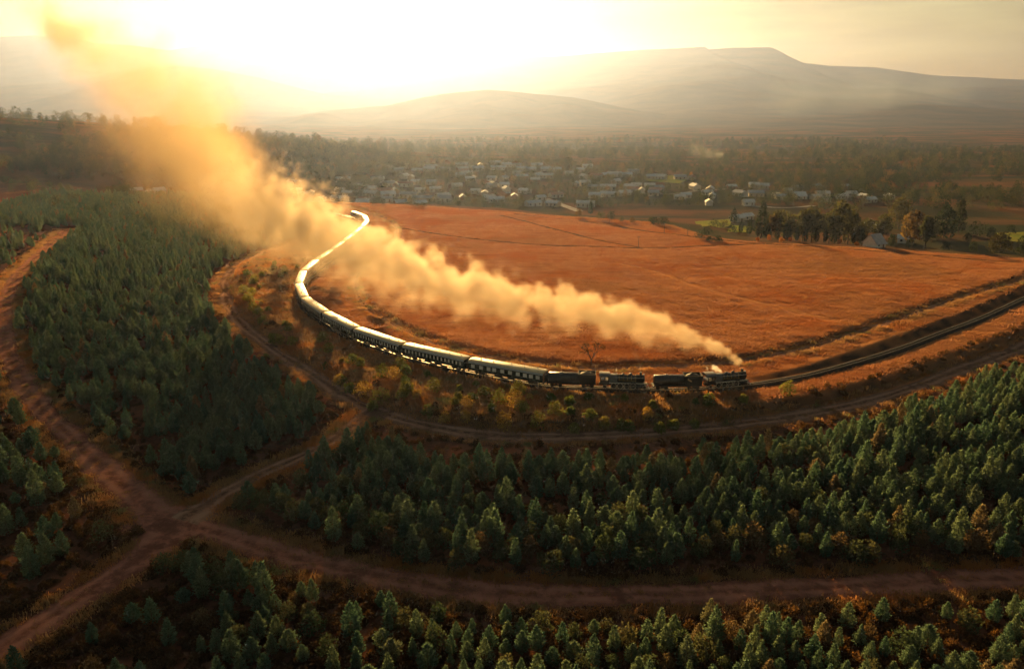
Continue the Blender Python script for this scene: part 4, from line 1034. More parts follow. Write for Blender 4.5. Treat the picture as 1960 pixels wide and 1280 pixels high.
# rounder olive and brown saplings mixed in, mostly along the lower road and in the bottom block
d_low = dist_to(lower_line, tx, ty, 40)
is_below = (ty < np.interp(tx, lower_line[:, 0], lower_line[:, 1])) & (tx > -56)
p_round = np.where(is_below, 0.26, np.where(d_low < 10.5, 0.62, np.where(d_low < 20, 0.14, 0.03))) * np.where(tx < -60, 0.6, 1.0)
in_view = (np.abs(tx) < 0.66 * ty + 3) & (ty > 74) & (ty < 150)
is_round = (rng.rand(n_t) < p_round) & in_view
round_geo = [blob_tree(40 + i, 3.4 + 0.3 * (i % 3), 3.2 + 0.4 * (i % 4), 620, 0.36, 12, 0.03, 0.55) for i in range(6)]
round_crown = [crown_mesh('crown', V, F, leaf_round) for V, F in round_geo]
round_stem = [limbs(60 + i, 3.0, 3.0, 0.06, 0.2, 6).mesh('trunk', bark) for i in range(6)]
for i in np.nonzero(is_round)[0]:
    t = empty('round_sapling', (tx[i], ty[i], tz[i]), turn[i]); q = size[i] * 1.02; t.scale = (q, q, q * stretch[i])
    k = i % 6; obj('trunk', round_stem[k], t); obj('crown', round_crown[k], t)
    pos_ = 'left of the road junction' if tx[i] < -56 else ('below the lower dirt road' if is_below[i] else 'above the lower dirt road')
    hw_ = 'at the bottom left' if tx[i] < -20 else 'at the bottom centre' if tx[i] < 25 else 'at the bottom right'
    big_ = 'large ' if size[i] > 0.98 else 'small ' if size[i] < 0.74 else ''
    hw_ = ['at far left', 'left of centre', 'at centre', 'right of centre', 'at far right'][int(np.digitize(tx[i] / ty[i], [-0.4, -0.13, 0.13, 0.4]))]
    hw_ = (big_.strip() + ' ' if big_ else '') + hw_
    tag(t, '%srounded olive-brown sapling %s, %s' % (big_, pos_, hw_.replace(big_.strip() + ' ', '') if big_ else hw_), 'sapling', 'rounded saplings %s %s' % (pos_, hw_))
keep = ~is_round
tx, ty, tz, size, var, turn, stretch = (q[keep] for q in (tx, ty, tz, size, var, turn, stretch)); n_t = len(tx)
# the 300 that show largest: nearest to the camera and inside its view
d_cam = np.hypot(np.hypot(tx, ty), 61.2)
seen = (np.abs(tx) < 0.64 * ty + 1.5) & (ty > 76.5)
score = np.where(seen, size / d_cam, 0)
order = np.argsort(-score)
single = np.zeros(n_t, bool); single[order[:300]] = True
side_of = lambda x, y: ('below' if y < np.interp(x, lower_line[:, 0], lower_line[:, 1]) else 'above') if x > -56 else 'left'
for i in np.nonzero(single)[0]:
    t = empty('plantation_tree', (tx[i], ty[i], tz[i]), turn[i]); t.scale = (size[i], size[i], size[i] * stretch[i])
    sd = side_of(tx[i], ty[i])
    look = ('tall ' if size[i] * stretch[i] > 1.05 else 'small ' if size[i] * stretch[i] < 0.74 else '') + ('broad' if var[i] in (1, 3, 7) else 'slim' if var[i] in (2, 6) else 'conical')
    u_ = tx[i] / ty[i]
    col_ = 'near the left edge' if u_ < -0.42 else 'left of centre' if u_ < -0.14 else 'at centre' if u_ < 0.14 else 'right of centre' if u_ < 0.42 else 'near the right edge'
    if sd == 'below': lb = '%s green tree in the bottom block, %s' % (look, col_)
    elif sd == 'left': lb = '%s dark tree in the plot left of the dirt road junction' % look
    else:
        dl = float(np.min(np.hypot(lower_line[:, 0] - tx[i], lower_line[:, 1] - ty[i])))
        lb = '%s green tree %s the middle plantation, %s' % (look, 'fronting' if dl < 13 else 'inside', col_)
    tag(t, lb, 'tree', 'plantation: ' + lb)
    obj('trunk', con_trunk[var[i]], t); obj('crown', con_crown[var[i]], t)
rest = ~single
tag(scatter_object('plantation_woodland', np.stack([tx, ty, tz, size, turn, var, stretch], 1)[rest], con_full),
    'dense plantation of young dark green conical trees in rows', 'plantation', kind='stuff')

# --- dry scrub and bracken between the trees and along the verges
def scrub_geo(seed, h=1.1, w=1.5, n=150):
    r = np.random.RandomState(seed); a = r.uniform(0, 6.28, n); q = r.uniform(0, 1, n) ** 0.6 * w / 2
    P = np.stack([q * np.cos(a), q * np.sin(a), r.uniform(0, 1, n) * h * (1 - (q / (w / 2)) ** 2 * 0.7)], 1)
    D = np.stack([np.cos(a), np.sin(a), r.uniform(0.3, 1.6, n)], 1) + r.normal(0, 0.4, (n, 3))
    V, F = leaf_quads(r, P, D, 0.34, 0.11); return mesh_from('scrub', V.tolist(), F.tolist(), leaf_scrub)
scrubs = [scrub_geo(s, *q) for s, q in ((1, (1.1, 1.5)), (2, (0.7, 1.9)), (3, (1.4, 1.2)), (4, (0.9, 1.6)))]
m_ = 16000
ux = rng.uniform(-1, 1, m_); uy = 70 + 330 * rng.uniform(0, 1, m_) ** 1.6; ux = ux * (0.68 * uy + 8)
so = signed(poly_outer, outer_line, ux, uy); st_ = signed(poly_track, track_line, ux, uy); rd = road_dist(ux, uy)
ok = (rd > 3.4) & (((so < 0) & (rng.rand(m_) < 0.9)) | ((so > 4) & (st_ < -5) & (rng.rand(m_) < 0.16) & (ux < 50)))
ok |= (np.abs(so - 5.0) < 1.6) & (rd > 3.3)
ok &= ux > -260
ux, uy = ux[ok], uy[ok]
tag(scatter_object('undergrowth', np.stack([ux, uy, height(ux, uy) - 0.05, rng.uniform(0.45, 1.15, len(ux)), rng.uniform(0, 6.28, len(ux)), rng.randint(0, 4, len(ux)), rng.uniform(0.7, 1.2, len(ux))], 1), scrubs),
    'reddish brown dry scrub between the trees', 'undergrowth', kind='stuff')

# --- dry grass on the field and verges
def grass_material():
    m, t, out = new_mat('dry_grass')
    oi = t.n('ShaderNodeObjectInfo'); P = t.n('ShaderNodeNewGeometry').outputs['Position']
    c = t.mix(oi.outputs['Random'], (0.33, 0.140, 0.066), (0.46, 0.222, 0.108))
    c = t.mix(t.sstep(t.noise(P, 0.03, 4.0, 0.6), 0.45, 0.65), c, (0.36, 0.128, 0.045))
    c = t.mix(t.mul(t.sstep(t.noise(P, 0.011, 5.0, 0.65), 0.50, 0.64), 0.7), c, (0.30, 0.150, 0.066))
    lines = t.noise(t.scaled(P, (0.035, 0.5, 0.1)), 1.0, 3.0, 0.6)
    c = t.mix(t.mul(t.sstep(lines, 0.52, 0.66), 0.55), c, (0.22, 0.092, 0.040))
    c = t.mix(t.mul(t.sstep(t.noise(t.scaled(P, (0.22, 0.16, 0.1)), 1.0, 4.0, 0.7), 0.60, 0.70), 0.6), c, (0.52, 0.27, 0.11))
    d = t.n('ShaderNodeBsdfDiffuse'); t.put(d.inputs['Color'], c)
    tr = t.n('ShaderNodeBsdfTranslucent'); t.put(tr.inputs['Color'], c)
    mx = t.n('ShaderNodeMixShader'); mx.inputs[0].default_value = 0.5
    t.put(mx.inputs[1], d.outputs[0]); t.put(mx.inputs[2], tr.outputs[0]); t.put(out.inputs['Surface'], mx.outputs[0])
    return m
grass_m = grass_material()
def tuft(seed, w=1.9, h=0.42, n=80):
    r = np.random.RandomState(seed)
    P = np.stack([r.normal(0, w / 3, n), r.normal(0, w / 3, n), np.full(n, -0.06)], 1)
    D = r.normal(0, 0.35, (n, 3)); D[:, 2] = 1
    V, F = leaf_quads(r, P, D, h * 1.15, 0.085); return mesh_from('grass_tuft', V.tolist(), F.tolist(), grass_m)
tufts = [tuft(s, *q) for s, q in ((1, (2.6, 0.22)), (2, (3.2, 0.18)), (3, (2.0, 0.30)), (4, (2.8, 0.20)))]
m_ = 150000
fx = rng.uniform(-150, 330, m_); fy = rng.uniform(138, 500, m_)
ok = (np.abs(fx) < 0.69 * fy + 10)
fx, fy = fx[ok], fy[ok]
so = signed(poly_outer, outer_line, fx, fy, 20); st_ = signed(poly_track, track_line, fx, fy, 20); sf_ = signed(poly_field, field_line, fx, fy, 20); se_ = signed(poly_beyond, edge_line, fx, fy, 20)
ok = (so > 3.4) & (np.abs(st_) > 2.3) & (np.abs(sf_) > 1.5) & (se_ < 4)
ok &= ~((st_ > 0) & (st_ < 6.5) & (fx > 54)) & ~((sf_ > 0) & (sf_ < 3.6)) & ~((so < 6.2) & (fx > -50))
ok &= ~((st_ < 0) & (st_ > -14) & (fx < 46) & (rng.rand(len(fx)) < 0.82))
for pts in (FURROWS_A, FURROWS_B, FURROWS_C, PALE_PATH_A): ok &= dist_to(spline(pts, 4.0), fx, fy, 10) > 1.0
fx, fy = fx[ok], fy[ok]
tag(scatter_object('dry_grass', np.stack([fx, fy, height(fx, fy), rng.uniform(0.7, 1.4, len(fx)), rng.uniform(0, 6.28, len(fx)), rng.randint(0, 4, len(fx)), rng.uniform(0.6, 1.3, len(fx))], 1), tufts),
    'long dry orange grass covering the field', 'grass', kind='stuff')

# --- browner grass on the verge below the train, on road edges and crowns
def verge_grass_material():
    m, t, out = new_mat('verge_grass')
    oi = t.n('ShaderNodeObjectInfo'); P = t.n('ShaderNodeNewGeometry').outputs['Position']
    c = t.mix(oi.outputs['Random'], (0.24, 0.150, 0.075), (0.46, 0.25, 0.10))
    c = t.mix(t.sstep(t.noise(P, 0.10, 4.0, 0.6), 0.48, 0.62), c, (0.42, 0.18, 0.060))
    c = t.mix(t.sstep(t.noise(P, 0.16, 3.0, 0.6), 0.56, 0.68), c, (0.22, 0.21, 0.085))
    d = t.n('ShaderNodeBsdfDiffuse'); t.put(d.inputs['Color'], c)
    tr = t.n('ShaderNodeBsdfTranslucent'); t.put(tr.inputs['Color'], c)
    mx = t.n('ShaderNodeMixShader'); mx.inputs[0].default_value = 0.5
    t.put(mx.inputs[1], d.outputs[0]); t.put(mx.inputs[2], tr.outputs[0]); t.put(out.inputs['Surface'], mx.outputs[0])
    return m
verge_m = verge_grass_material()
vtufts = []
for tm in tufts:
    c_ = tm.copy(); c_.materials.clear(); c_.materials.append(verge_m); vtufts.append(c_)
m_ = 60000
vx = rng.uniform(-120, 190, m_); vy = rng.uniform(136, 420, m_)
so = signed(poly_outer, outer_line, vx, vy, 20); st_ = signed(poly_track, track_line, vx, vy, 20)
ok = (so > 2.4) & (st_ < -2.0)
ok &= (vx < 50)
V_ = [np.stack([vx[ok], vy[ok], np.full(ok.sum(), 1.25)], 1)]
for ln, half in ((outer_line, 2.6), (left_line, 3.4), (lower_line, 2.9), (cross_line, 2.2), (corner_line, 2.6), (field_line, 1.7)):
    n_ = int(len(ln) * (7 if ln is outer_line or ln is field_line else 16)); k_ = rng.randint(0, len(ln) - 1, n_); f_ = rng.rand(n_, 1)
    p_ = ln[k_] * (1 - f_) + ln[k_ + 1] * f_; d_ = ln[k_ + 1] - ln[k_]; d_ = d_ / np.hypot(d_[:, 0], d_[:, 1])[:, None]
    lat = np.where(rng.rand(n_) < 0.2, rng.normal(0, 0.18, n_) * half, rng.choice([-1, 1], n_) * half * (1.02 + np.abs(rng.normal(0, 0.28, n_))))
    V_.append(np.stack([p_[:, 0] - d_[:, 1] * lat, p_[:, 1] + d_[:, 0] * lat, np.where(np.abs(lat) < half * 0.6, 0.45, 0.9)], 1))
vv = np.vstack(V_)
roads_ = ((outer_line, 2.6), (left_line, 3.5), (lower_line, 2.8), (cross_line, 2.2), (corner_line, 2.8))
worn = np.zeros(len(vv), bool)
for ln, half in roads_: worn |= dist_to(ln, vv[:, 0], vv[:, 1], 12) < half * 0.8
worn |= np.hypot(vv[:, 0] + 53.0, vv[:, 1] - 107.5) < 6.5
vv = vv[~worn | ((vv[:, 2] < 0.5) & (np.hypot(vv[:, 0] + 53.0, vv[:, 1] - 107.5) > 14))]; nv_ = len(vv)
tag(scatter_object('verge_grass', np.stack([vv[:, 0], vv[:, 1], height(vv[:, 0], vv[:, 1]) + 0.02, vv[:, 2] * rng.uniform(0.6, 1.3, nv_), rng.uniform(0, 6.28, nv_), rng.randint(0, 4, nv_), rng.uniform(1.2, 2.8, nv_)], 1), vtufts),
    'rough brown grass on the railway verge and along the dirt roads', 'grass', kind='stuff')

# --- bushes between the outer road and the train
bx_ = rng.uniform(-100, 75, 900); by_ = rng.uniform(138, 300, 900)
so = signed(poly_outer, outer_line, bx_, by_, 30); st_ = signed(poly_track, track_line, bx_, by_, 30)
good = (so > 4.0) & (st_ < -6.5) & (rng.rand(900) < np.where(so < 9, 0.8, 0.45))
extra = 0
for x, y in zip(bx_[good], by_[good]):
    if extra >= 62: break
    if min(math.hypot(x - b[0], y - b[1]) for b in BUSHES) < 2.6: continue
    BUSHES.append((float(x), float(y), float(rng.choice([rng.uniform(1.0, 1.8), rng.uniform(1.6, 3.0)])))); extra += 1
for i, (x, y, h) in enumerate(BUSHES):
    b = empty('bush', (x, y, hz(x, y)), i * 1.3)
    w = h * random.uniform(0.95, 1.4) if h < 3.4 else h * random.uniform(1.0, 1.3)
    V, F = blob_tree(100 + i, h, w, 560, 0.34, clumps=11, base=0.02, power=0.6)
    limbs(i, h * 0.8, w, 0.05, 0.2, 6).build('stem', bark, b)
    obj('foliage', crown_mesh('foliage', V, F, leaf_bush), b)
    big = 'tall' if h > 3.6 else ('low' if h < 2.2 else 'mid-sized')
    s_n = s_of(x, y) - s_front
    where = ('beside the leading engine' if s_n < 12 else 'beside the second engine' if s_n < 34 else 'beside the second tender' if s_n < 46 else
             'beside the first coach' if s_n < 66 else 'beside the second coach' if s_n < 86 else 'beside the third coach' if s_n < 106 else 'beside the fourth and fifth coach' if s_n < 146 else 'by the outer road bend')
    tag(b, '%s yellow-green bush on the verge %s' % (big, where), 'bush', 'bushes %s, %s' % (where, big))

# --- lone flat-topped thorn tree behind the second engine
thorn = empty('thorn_tree', (19.1, 177.4, hz(19.1, 177.4)))
tag(thorn, 'lone bare flat-topped thorn tree in front of the smoke behind the second engine', 'tree')
mb = MB(); rr = random.Random(5); tips = []
mb.tube((0, 0, -0.2), (0.1, 0, 1.7), 0.19, 0.15, 8)
def branch(p, d, L, r, lev):
    q = p + d * L; mb.tube(p, q, r, r * 0.62, 5)
    if lev == 0: tips.append(q); return
    for k in range(3):
        dn = Vector((d.x + rr.uniform(-0.75, 0.75), d.y + rr.uniform(-0.75, 0.75), d.z * 0.72 + rr.uniform(-0.05, 0.28))).normalized()
        branch(q, dn, L * rr.uniform(0.6, 0.8), r * 0.6, lev - 1)
for a in (0.3, 2.4, 3.6, 5.2):
    branch(Vector((0.1, 0, 1.6)), Vector((math.cos(a) * 0.55, math.sin(a) * 0.55, 0.85)).normalized(), 1.75, 0.12, 3)
mb.build('trunk', bark, thorn)
tp = np.array([tuple(t) for t in tips]); tp = np.repeat(tp, 6, 0) + np.random.RandomState(3).normal(0, 0.28, (len(tips) * 6, 3)) * (1, 1, 0.4)
V, F = leaf_quads(np.random.RandomState(8), tp, np.random.RandomState(9).normal(0, 1, tp.shape) + (0, 0, 0.3), 0.42, 0.05)
obj('crown', crown_mesh('crown', V, F, leaf_scrub), thorn)

# --- farm grove, cypress row and field-edge trees
def grove_tree(i, rec, name, label, group):
    x, y, kind, h, w = rec
    if h > 11: h *= 0.88
    t = empty(name, (x, y, hz(x, y) - 0.1), i * 0.9)
    if kind in ('pine', 'cypress'):
        V, F = conifer(300 + i, 5.2, 0.5 * w / h, 620, 0.5 if kind == 'pine' else 1.6); V = V * (h / 5.2); 
        mat = leaf_dark
        MB().tube((0, 0, -0.3), (0, 0, h * 0.8), 0.02 * h, 0.006 * h, 6).build('trunk', bark, t)
    else:
        low = 0.04 if kind in ('dark', 'autumn') else 0.26
        V, F = blob_tree(300 + i, h, w * 1.05, 900 if h > 9 else 420, 0.060 * h + 0.22, clumps=16 if h > 9 else 10, base=low, power=0.5 if low < 0.1 else 0.8)
        mat = {'dark': leaf_dark, 'autumn': leaf_autumn}.get(kind, leaf_broad)
        limbs(i, h * 0.85, w, 0.022 * h, max(0.15, low)).build('trunk', bark, t)
    obj('crown', crown_mesh('crown', V, F, mat), t)
    return tag(t, label, 'tree', group)
kind_word = {'pine': 'pointed dark conifer', 'broad': 'tall grey-green gum tree', 'dark': 'dark rounded evergreen tree'}
def where_of(x, y):
    if y > 440 and x < 120: return 'at the far edge of the orange field'
    if x < 60: return 'at the far edge of the orange field'
    if x < 105: return 'in the hedge at the field corner'
    if x < 150: return 'in the grove left of the gabled shed'
    if x < 178: return 'in the grove right of the gabled shed'
    return 'at far right beyond the field'
for i, rec in enumerate(GROVE):
    wh = where_of(rec[0], rec[1]); sz = 'tall ' if rec[3] > 13 else 'low ' if rec[3] < 4.5 else ''
    lb = kind_word[rec[2]]
    lb = (lb if lb.startswith('tall') else sz + lb.replace('rounded ', '' if sz else 'rounded ')) if rec[3] > 6 or not lb.startswith('tall') else 'small grey-green tree'
    grove_tree(i, rec, {'pine': 'conifer_tree', 'broad': 'gum_tree', 'dark': 'evergreen_tree'}[rec[2]], '%s %s' % (lb, wh), 'trees ' + wh)
for i, rec in enumerate(CYPRESSES):
    grove_tree(60 + i, rec, 'cypress_tree', 'slim dark cypress in the row along the field edge', 'cypress row by the farm')
for i, rec in enumerate(AUTUMN):
    grove_tree(90 + i, rec, 'autumn_tree', 'small orange autumn tree beside the green lawn of the town' if rec[1] > 500 else 'small rust-orange bush at the foot of the cypress row', 'autumn trees' if rec[1] > 500 else 'rust-orange bushes')
for i, rec in enumerate(SKYLINE):
    x, y, kind, h, w = rec
    V, F = conifer(500 + i, 5.2, 0.5 * w / h, 260, 0.8) if kind == 'pine' else blob_tree(500 + i, h, w, 640, 0.05 * h + 0.18, 11, 0.08, 0.6)
    if kind == 'pine': V = V * (h / 5.2)
    wh = 'on the left hilltop beyond the smoke' if x < -330 else 'on the wooded rise right of the smoke' if x < -160 else 'on the skyline above the town centre' if x < 60 else 'on the skyline above the right end of the town'
    o = obj('skyline_tree', crown_mesh('skyline_tree', V, F, leaf_dark if kind == 'pine' else leaf_broad), None, (x, y, hz(x, y) - 0.3))
    tag(o, ('pointed tree ' if kind == 'pine' else 'round-crowned tree ') + wh, 'tree', 'trees ' + wh)

# --- distant woods of the valley, each read as one mass
def far_tree(seed, h, w, mat):
    V, F = blob_tree(seed, h, w, 300, 0.055 * h + 0.20, 9, 0.02, 0.5); return crown_mesh('far_tree', V, F, mat)
fars = [far_tree(700 + i, 7 + i % 3, 6 + (i * 5) % 4, leaf_broad if i % 2 else leaf_dark) for i in range(5)]
more = np.random.RandomState(19)
streets = [((-150, 800), (60, 850)), ((-170, 660), (40, 640)), ((-130, 720), (20, 700)), ((30, 790), (190, 800)), ((50, 720), (200, 690)), ((120, 650), (310, 640)), ((-60, 770), (30, 755)), ((-190, 610), (-60, 606)), ((-200, 700), (-110, 760)), ((-20, 610), (60, 600)), ((-60, 880), (110, 905)), ((200, 720), (330, 700)), ((60, 650), (130, 690)), ((-180, 640), (-60, 690))]
for (ax, ay), (bx, by) in streets:                # houses along the town's streets, two loose rows each
    n_ = int(math.hypot(bx - ax, by - ay) / 15)
    for k_ in range(n_):
        f_ = (k_ + more.uniform(0.2, 0.8)) / n_
        if more.rand() < 0.75: HOUSES.append((ax + (bx - ax) * f_, ay + (by - ay) * f_ + more.choice([-9, 9]), more.uniform(7.5, 13)))
house_xy = np.array([(h[0], h[1]) for h in HOUSES], float)
def wood(name, label, n, x0, x1, y0, y1, cond, smin=0.6, smax=1.2):
    x = rng.uniform(x0, x1, n); y = rng.uniform(y0, y1, n)
    k = cond(x, y); x, y = x[k], y[k]
    d = np.min(np.hypot(x[:, None] - house_xy[None, :, 0], (y[:, None] - house_xy[None, :, 1]) * np.where(y[:, None] < house_xy[None, :, 1], 0.7, 1.0)), 1)
    k = d > 7.0
    for pts in TOWN_ROADS: k &= dist_to(spline(pts, 6.0), x, y + 6, 40) > 9
    for pts in LAWNS: k &= ~inside(pts, x, y) & ~inside(pts, x, y + 14)
    x, y = x[k], y[k]
    tag(scatter_object(name, np.stack([x, y, height(x, y) - 0.2, rng.uniform(smin, smax, len(x)), rng.uniform(0, 6.28, len(x)), rng.randint(0, 5, len(x)), rng.uniform(0.8, 1.2, len(x))], 1), fars), label, 'woodland', kind='stuff')
nz = lambda x, y, s, k: wobble(x, y, s, k)
wood('town_trees', 'garden trees filling the gaps between the town houses', 7000, -330, 420, 570, 1000, lambda x, y: (nz(x, y, 60, 41) > -0.35) & (y > 570 + 0.15 * np.abs(x)), 0.3, 0.85)
wood('ridge_wood', 'dark woods on the rise right of the smoke', 3200, -420, -120, 640, 960, lambda x, y: nz(x, y, 120, 42) > -0.6, 0.6, 1.3)
wood('left_hill_scrub', 'dark scrub and trees on the left hillside', 2600, -760, -260, 470, 960, lambda x, y: nz(x, y, 70, 43) > 0.05, 0.4, 1.1)
wood('valley_forest', 'dark forest on the right of the valley', 9000, 150, 1500, 520, 1700, lambda x, y: (nz(x, y * 2.2, 330, 44) > -0.1) & (x > 0.42 * y - 60), 0.7, 1.5)
wood('far_valley_woods', 'far woods in the hazy valley beyond the town', 6000, -900, 1300, 1000, 2000, lambda x, y: (nz(x, y * 2.0, 300, 45) > -0.2) & (x < 0.5 * y), 0.8, 1.8)
# ---------------------------------------------------------------- town houses
wall_ms = [solid('wall_white', (0.62, 0.60, 0.56), (0.52, 0.50, 0.46), 0.8, 0.8), solid('wall_cream', (0.55, 0.47, 0.36), (0.46, 0.39, 0.30), 0.8, 0.8), solid('wall_brick', (0.28, 0.14, 0.09), (0.22, 0.11, 0.07), 0.8, 0.85)]
roof_ms = [solid('roof_zinc', (0.66, 0.70, 0.74), (0.54, 0.58, 0.62), 0.6, 0.8, 0.0, spec=0.15), solid('roof_white', (0.78, 0.77, 0.74), (0.66, 0.65, 0.62), 0.6, 0.8, spec=0.15), solid('roof_rust', (0.34, 0.17, 0.11), (0.26, 0.13, 0.08), 0.6, 0.6), solid('roof_grey', (0.40, 0.42, 0.45), (0.32, 0.34, 0.37), 0.6, 0.8, spec=0.15)]
dark_glass = solid('house_glass', (0.03, 0.035, 0.04), (0.05, 0.055, 0.06), 2.0, 0.1)
door_m = solid('house_door', (0.16, 0.09, 0.05), (0.12, 0.07, 0.04), 2.0, 0.5)
def make_house(name, L, Wd, hw, hr, wm, rm, loc, rz):
    h = empty(name, loc, rz)
    MB().box(-L / 2, L / 2, -Wd / 2, Wd / 2, -1.2, hw).build('wall', wm, h)
    o = 0.45; x0, x1 = -L / 2 - o, L / 2 + o; y0 = Wd / 2 + o; z0 = hw - 0.12 * hr; t = 0.16
    rf = MB().raw([(x0, -y0, z0), (x1, -y0, z0), (x1, 0, hw + hr), (x0, 0, hw + hr), (x1, y0, z0), (x0, y0, z0),
                   (x0, -y0, z0 - t), (x1, -y0, z0 - t), (x1, 0, hw + hr - t), (x0, 0, hw + hr - t), (x1, y0, z0 - t), (x0, y0, z0 - t)],
                  [(0, 1, 2, 3), (3, 2, 4, 5), (6, 9, 8, 7), (9, 11, 10, 8), (0, 6, 7, 1), (5, 4, 10, 11), (1, 7, 8, 2), (2, 8, 10, 4), (0, 3, 9, 6), (3, 5, 11, 9)]).build('roof', rm, h)
    MB().raw([(-L / 2 + .01, -Wd / 2 + .02, hw), (-L / 2 + .01, Wd / 2 - .02, hw), (-L / 2 + .01, 0, hw + hr - t - .05), (L / 2 - .01, -Wd / 2 + .02, hw), (L / 2 - .01, Wd / 2 - .02, hw), (L / 2 - .01, 0, hw + hr - t - .05)],
             [(0, 1, 2), (3, 5, 4)]).build('gable', wm, h)
    n = max(2, int(L / 3.2))
    for s in (-1, 1):
        for k in range(n):
            x = -L / 2 + L * (k + 0.5) / n
            if s < 0 and k == n // 2: MB().box(x - 0.5, x + 0.5, s * Wd / 2 - 0.05, s * Wd / 2 + 0.05, 0.0, 2.05).build('door', door_m, h)
            else: MB().box(x - 0.55, x + 0.55, s * Wd / 2 - 0.05, s * Wd / 2 + 0.05, 1.0, 2.1).build('window', dark_glass, h)
    if L > 9: MB().box(L * 0.2, L * 0.2 + 0.7, -0.35, 0.35, hw, hw + hr + 0.7).build('chimney', wm, rf)
    return h
placed = []
hr_ = random.Random(11)
colour = ['silver-roofed', 'white-roofed', 'rust-roofed', 'grey-roofed']
wallw = ['white', 'cream', 'brick']
cells = {}
for x, y, L in HOUSES:
    if any(math.hypot(x - a, y - b) < 8.5 for a, b in placed): continue
    placed.append((x, y))
    L = min(max(L * 1.08, 8.2), 20)
    ri = hr_.choices([0, 1, 2, 3], [5, 5, 1.3, 2])[0]; wi = hr_.choices([0, 1, 2], [6, 3, 1])[0]
    rz = hr_.gauss(0, 0.45) + (math.pi / 2 if L < 10 and hr_.random() < 0.3 else 0)
    if x < -250: wh = 'among trees left of the smoke'
    elif y < 560 and x > 100: wh = 'behind the farm grove on the right'
    elif y < 640 and x < 60: wh = 'just beyond the field edge'
    elif x < -60: wh = 'in the left part of town'
    elif x < 60: wh = 'in the middle of the town'
    elif y > 760: wh = 'high in town near the green lawn'
    elif x < 160: wh = 'in the town below the green lawn'
    else: wh = 'at the right end of town'
    ln = 'long ' if L > 11.5 else 'small ' if L < 8.6 else ''
    hgt = 2.9 if L < 12 else 3.4
    o = make_house('house', L, min(6.6, L * 0.62), hgt, hr_.uniform(1.4, 2.1), wall_ms[wi], roof_ms[ri], (x, y, hz(x, y)), rz)
    key = '%s%s %s house %s' % (ln, colour[ri], wallw[wi], wh)
    tag(o, key, 'house', 'town houses: ' + key)
shed = make_house('shed', 6.0, 7.0, 2.2, 3.6, wall_ms[0], roof_ms[3], (158.0, 334.5, hz(158.0, 334.5)), 0.5)
tag(shed, 'pale grey steep-roofed gabled shed at the far field edge by the cypress row', 'shed')

# ---------------------------------------------------------------- telegraph poles
pole_m = solid('pole_timber', (0.09, 0.07, 0.055), (0.06, 0.05, 0.04), 3.0, 0.85)
pl = ['beside the junction of the two dark strips in the field', 'on the far crest of the field below the town', 'near the dark bushes at the far field edge', 'right of the dark bushes at the far field edge', 'left of the dark bushes at the far field edge']
for (x, y, h), wh in zip(POLES, pl):
    h = max(h, 5.0)
    p = empty('telegraph_pole', (x, y, hz(x, y)), 0.4)
    MB().tube((0, 0, -0.3), (0, 0, h), 0.14, 0.10, 8).build('post', pole_m, p)
    MB().box(-0.9, 0.9, -0.06, 0.06, h - 0.55, h - 0.42).build('crossarm', pole_m, p)
    tag(p, 'thin telegraph pole ' + wh, 'pole', 'telegraph poles')
# ---------------------------------------------------------------- smoke, built as voxel volumes
def smoke_material(name, density, colour, aniso, absorb=(0.5, 0.4, 0.3)):
    m, t, out = new_mat(name)
    pv = t.n('ShaderNodeVolumePrincipled')
    pv.inputs['Color'].default_value = (*colour, 1)
    pv.inputs['Density'].default_value = density
    pv.inputs['Density Attribute'].default_value = 'density'
    pv.inputs['Anisotropy'].default_value = aniso
    pv.inputs['Absorption Color'].default_value = (*absorb, 1)
    t.put(out.inputs['Volume'], pv.outputs[0])
    return m

